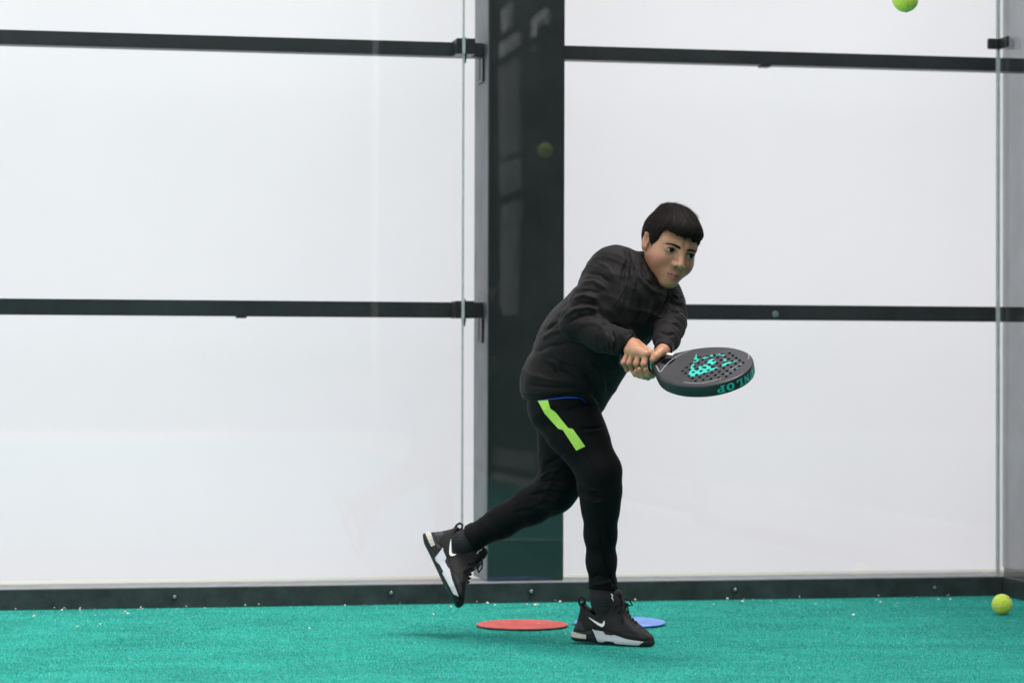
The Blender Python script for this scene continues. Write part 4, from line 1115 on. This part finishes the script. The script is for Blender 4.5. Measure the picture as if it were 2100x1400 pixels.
# slab-serif letters round the rim
LET = {
 'D': [[(0, 0), (.52, 0), (.82, .18), (.92, .5), (.82, .82), (.52, 1), (0, 1), (0, .86), (.12, .86), (.12, .14), (0, .14)], [(.38, .16), (.38, .84), (.48, .84), (.60, .70), (.64, .5), (.60, .3), (.48, .16)]],
 'U': [[(0, 1), (0, .86), (.11, .86), (.11, .30), (.22, .07), (.45, -.02), (.70, .07), (.82, .30), (.82, .86), (.93, .86), (.93, 1), (.58, 1), (.58, .86), (.66, .86), (.66, .34), (.58, .18), (.48, .16), (.38, .2), (.36, .34), (.36, .86), (.46, .86), (.46, 1)]],
 'N': [[(0, 0), (.36, 0), (.36, .14), (.25, .14), (.25, .62), (.66, 0), (.85, 0), (.85, .86), (.95, .86), (.95, 1), (.60, 1), (.60, .86), (.70, .86), (.70, .42), (.33, 1), (0, 1), (0, .86), (.11, .86), (.11, .14), (0, .14)]],
 'L': [[(0, 0), (.82, 0), (.85, .38), (.70, .38), (.62, .16), (.37, .16), (.37, .86), (.50, .86), (.50, 1), (0, 1), (0, .86), (.12, .86), (.12, .14), (0, .14)]],
 'O': [[(.5, -.02), (.82, .1), (.96, .5), (.82, .9), (.5, 1.02), (.18, .9), (.04, .5), (.18, .1)], [(.5, .15), (.38, .24), (.31, .5), (.38, .76), (.5, .85), (.62, .76), (.69, .5), (.62, .24)]],
 'P': [[(0, 0), (.48, 0), (.48, .14), (.37, .14), (.37, .38), (.58, .38), (.80, .48), (.88, .69), (.80, .9), (.58, 1), (0, 1), (0, .86), (.12, .86), (.12, .14), (0, .14)], [(.37, .54), (.37, .84), (.52, .84), (.62, .78), (.62, .6), (.52, .54)]],
}
def out_at(s):
    tot = seg[-1]; s = s % tot; k = int(np.searchsorted(seg, s) - 1); k = max(0, min(k, n - 1)); f_ = (s - seg[k]) / (seg[k + 1] - seg[k])
    return L_out[k] * (1 - f_) + L_out[(k + 1) % n] * f_
def rim_pt(s, z, off):
    c_ = out_at(s); t = out_at(s + .002) - out_at(s - .002); t /= np.linalg.norm(t); nn = np.array([t[1], -t[0]])
    if nn @ c_ < 0: nn = -nn
    q_ = c_ + nn * (off + .0005); return RK(q_[0], q_[1], z)
uvr = proj(np.array([RK(x, y, 0) for x, y in out]))
def s_near(px, py): return seg[int(np.argmin(((uvr - np.array([px, py])) ** 2).sum(1)))]
sD, sP = s_near(1549, 742), s_near(1465, 797)
tot = seg[-1]
dlt = (sP - sD + tot / 2) % tot - tot / 2
sD = sP - dlt * .84; dlt *= .84
for k, ch in enumerate('DUNLOP'):
    def fn(u, v): return rim_pt(sD + dlt * (k + u * .88) / 5.9, (.5 - v) * .0215, .0006)
    bm = poly_mesh2d([smooth_poly(lp, 4) for lp in LET[ch]] if ch == 'O' else LET[ch], .2)
    for v in bm.verts: v.co = fn(v.co.x, v.co.y)
    obj('letter', bm_mesh('letter', bm), MT['teal'], racket)
sM = s_near(1383, 788); dsg = 1 if dlt > 0 else -1
bm = poly_mesh2d([[(0, 0), (1, 0), (1, 1), (0, 1)], [(.06, .12), (.06, .88), (.94, .88), (.94, .12)]], .2)
for v in bm.verts: v.co = rim_pt(sM + dsg * (v.co.x - .5) * .034, (.5 - v.co.y) * .016, .0006)
obj('rim_badge', bm_mesh('rim_badge', bm), MT['dimteal'], racket)

# ------------------------------------------------------------------ balls and floor discs
MT['ball'] = mat('yellow_green_felt', (.56, .70, .06), .9, .1, noise=(90, .12), bump=(260, .004), sheen=.4)
MT['seam'] = mat('ball_seam', (.50, .52, .25), .7, .2)
def ball(px, py, diam, label, rot, on_ground=False):
    Y = FPX * .066 / diam; c = P(px, py, Y)
    if on_ground: c.z = .034
    b = empty('tennis_ball', c); props(b, label, 'ball', 'yellow green padel balls')
    bm = bmesh.new(); bmesh.ops.create_icosphere(bm, subdivisions=4, radius=.033)
    for v in bm.verts: v.co *= 1 + .006 * random.uniform(-1, 1)
    bm.transform(Matrix.Translation(c)); obj('felt', bm_mesh('felt', bm), MT['ball'], b, True)
    bm = bmesh.new(); pts = []; a_ = .44
    for k in range(81):
        t = 2 * math.pi * k / 80; r_ = .0331
        ph = math.pi / 2 - (math.pi / 2 - a_) * math.cos(t); lm = t / 2 + a_ * math.sin(2 * t)
        ph = math.pi / 2 - (math.pi / 2 - a_) * math.cos(2 * t / 1); 
        A, Bq = .75, .25
        v = Vector((A * math.cos(t) + Bq * math.cos(3 * t), A * math.sin(t) - Bq * math.sin(3 * t), 2 * math.sqrt(A * Bq) * math.sin(2 * t)))
        pts.append(c + rot @ (v.normalized() * r_))
    tube(bm, pts, .0011, 6, False); obj('seam', bm_mesh('seam', bm), MT['seam'], b, True)
ball(1857, -1, 53, 'yellow green ball in mid-air cut by the top edge', Matrix.Rotation(.9, 3, 'X'))
ball(2055, 1235, 42, 'yellow green ball lying on the turf by the right corner', Matrix.Rotation(1.2, 3, 'X') @ Matrix.Rotation(.5, 3, 'Z'), True)
def disc(px, py, rpx, mt, name_label, tilt=0):
    c = ground_pt(px, py, .005); Y = c.y; r_ = rpx * Y / FPX
    bm = bmesh.new(); prof = [(0, .0028), (.5, .0030), (.9, .0026), (.94, .0042), (.985, .0040), (1, .002), (1, 0), (0, 0)]
    N_ = 56; rg = []
    for q_, z in prof[1:-1]:
        rg.append([bm.verts.new(c + Vector((r_ * q_ * math.cos(2 * math.pi * k / N_), r_ * q_ * math.sin(2 * math.pi * k / N_), z + tilt * q_ * max(0, math.cos(2 * math.pi * k / N_ - 1.2))))) for k in range(N_)])
    ce = bm.verts.new(c + Vector((0, 0, .003)))
    for k in range(N_): bm.faces.new((ce, rg[0][k], rg[0][(k + 1) % N_]))
    for a, b in zip(rg, rg[1:]):
        for k in range(N_): bm.faces.new((a[k], b[k], b[(k + 1) % N_], a[(k + 1) % N_]))
    bm.faces.new(rg[-1])
    o = obj('marker_disc', bm_mesh('marker_disc', bm), mt, None, True)
    props(o, name_label, 'marker disc', 'flat rubber floor markers')
disc(1071, 1281, 94, mat('red_rubber', (.40, .070, .060), .55, .4, noise=(16, .3), bump=(200, .0005)), 'flat red rubber disc on the turf left of the planted shoe')
disc(1270, 1277, 94, mat('blue_rubber', (.09, .20, .52), .4, .5, noise=(16, .3), bump=(200, .0005)), 'flat blue rubber disc half hidden behind the planted shoe', .004)

# pale dry flakes blown against the kerb
V = []; F = []
for k in range(120):
    s_ = random.uniform(-3.0, S_CORNER - .05); dd = -abs(random.gauss(0, .16)) - .006
    if k % 6 == 0: dd = -random.uniform(.05, 1.4)
    c = W(s_, dd, random.uniform(.005, .009)); r_ = random.choice((.002, .0025, .003, .004, .006)); a0 = random.uniform(0, 6); k0 = len(V)
    m_ = random.choice((4, 5, 6))
    for i in range(m_):
        a = a0 + 2 * math.pi * i / m_; rr = r_ * random.uniform(.5, 1.2)
        V.append(c + Vector((rr * math.cos(a), rr * math.sin(a), random.uniform(-.001, .004))))
    V.append(c + Vector((0, 0, .004)))
    for i in range(m_): F.append((k0 + i, k0 + (i + 1) % m_, k0 + m_))
props(obj('dry_flakes', mesh_py('dry_flakes', V, F), mat('dry_flake', (.66, .62, .54), .8, .2, noise=(15, .4))), 'pale dry flakes scattered on the turf along the kerb', 'debris', kind='stuff')

# ------------------------------------------------------------------ side fence with sign, and dark walls added for the glass to mirror
MT['clad'] = mat('surround_panel', (.020, .023, .024), .8, .2, noise=(2, .3))
MT['pale'] = mat('pale_render', (.55, .52, .50), .9, .1, noise=(3, .1))
surround = empty('dark_surround', W(S_CORNER + 2.4, -9, 0)); props(surround, 'long dark wall with gaps, added beside the court to darken the glass reflections', 'dark surround')  # out-of-view walls added to keep bright sky out of the glass reflection
wbox_obj('wall', MT['clad'], surround, -9, S_CORNER + 1.39, -26, -25.8, 0, 8)
def mirror_hit(px, py, s_plane):
    r = ray(px, py); s_, z_ = wall_hit(px, py, GD0); p = W(s_, GD0, z_); r2 = r - wn * 2 * r.dot(wn)
    t = (s_plane - s_) / r2.dot(wv); p2 = p + r2 * t; return -(W0 - p2).dot(wn) * -1, p2.z
gaps = []  # openings shaped so sky shows as bright patches in the glass
for x0, x1, y0, y1 in ((1026, 1068, 92, 212), (1030, 1052, 20, 55), (1026, 1068, 232, 308), (1026, 1070, 340, 365), (1092, 1127, 38, 86), (1115, 1126, 90, 330), (1028, 1072, 380, 450), (1028, 1066, 470, 640)):
    da, zt = mirror_hit(x0, y0, S_CORNER + 1.45); db, zb = mirror_hit(x1, y1, S_CORNER + 1.45)
    gaps.append((min(da, db), max(da, db), max(.3, min(zb, zt)), max(zb, zt)))
ds = sorted({-26.0, -0.2} | {v for g_ in gaps for v in g_[:2]})
for a, b in zip(ds, ds[1:]):
    if b - a < .004: continue
    mid = (a + b) / 2; z = 0
    for g_ in sorted([g_ for g_ in gaps if g_[0] < mid < g_[1]], key=lambda v: v[2]):
        if g_[2] > z + .01: wbox_obj('panel', MT['clad'], surround, S_CORNER + 1.44, S_CORNER + 1.455, a, b, z, g_[2])
        z = max(z, g_[3])
    wbox_obj('panel', MT['clad'], surround, S_CORNER + 1.44, S_CORNER + 1.455, a, b, z, 8)
for d0_, d1_, z0_, z1_ in gaps:
    bm = bmesh.new()
    for k in range(1, int((d1_ - d0_) / .12) + 1): wbox(bm, S_CORNER + 1.46, S_CORNER + 1.47, d0_ + k * .12 - .02, d0_ + k * .12, z0_, z1_)
    for k in range(1, int((z1_ - z0_) / .055) + 1): wbox(bm, S_CORNER + 1.471, S_CORNER + 1.48, d0_, d1_, z0_ + k * .055 - .012, z0_ + k * .055)
    obj('grille', bm_mesh('grille', bm), MT['clad'], surround)  # bars added to break the mirrored sky patches into a grid
for x0, x1, y0, y1, c_ in ((248, 372, 80, 104, 'pale'), (382, 402, 78, 108, 'bluesign')):
    if c_ == 'bluesign': MT[c_] = mat('blue_sign', (.02, .03, .5), .7)
    da, zt = mirror_hit(x0, y0, S_CORNER + 1.38); db, zb = mirror_hit(x1, y1, S_CORNER + 1.38)
    wbox_obj('sign_board', MT[c_], surround, S_CORNER + 1.375, S_CORNER + 1.395, min(da, db), max(da, db), min(zb, zt), max(zb, zt))
MT['fence'] = mat('matt_black_fence', (.012, .013, .013), .95, .05)
fence = empty('mesh_side_fence', W(S_CORNER + .05, -8, 0)); props(fence, 'wire mesh side fence of the court, mirrored in the glass', 'fence')
for k in range(5):
    wbox_obj('post', MT['fence'], fence, S_CORNER + .03, S_CORNER + .10, -4.1 - 2 * k - .06, -4.1 - 2 * k, 0, 3.1)
for k in range(4):
    for z in (.05, 1.0, 2.0, 3.0):
        wbox_obj('fence_rail', MT['fence'], fence, S_CORNER + .045, S_CORNER + .085, -6.1 - 2 * k + .001, -4.161 - 2 * k, z, z + .05)
    bm = bmesh.new()
    for i in range(38): d_ = -6.1 - 2 * k + .02 + i * .05; wbox(bm, S_CORNER + .0405, S_CORNER + .0445, d_, d_ + .004, .06, 3.0)
    for i in range(58): wbox(bm, S_CORNER + .0405, S_CORNER + .0445, -6.1 - 2 * k + .002, -4.163 - 2 * k, .08 + i * .05, .084 + i * .05)
    obj('wire_mesh', bm_mesh('wire_mesh', bm), MT['fence'], fence)
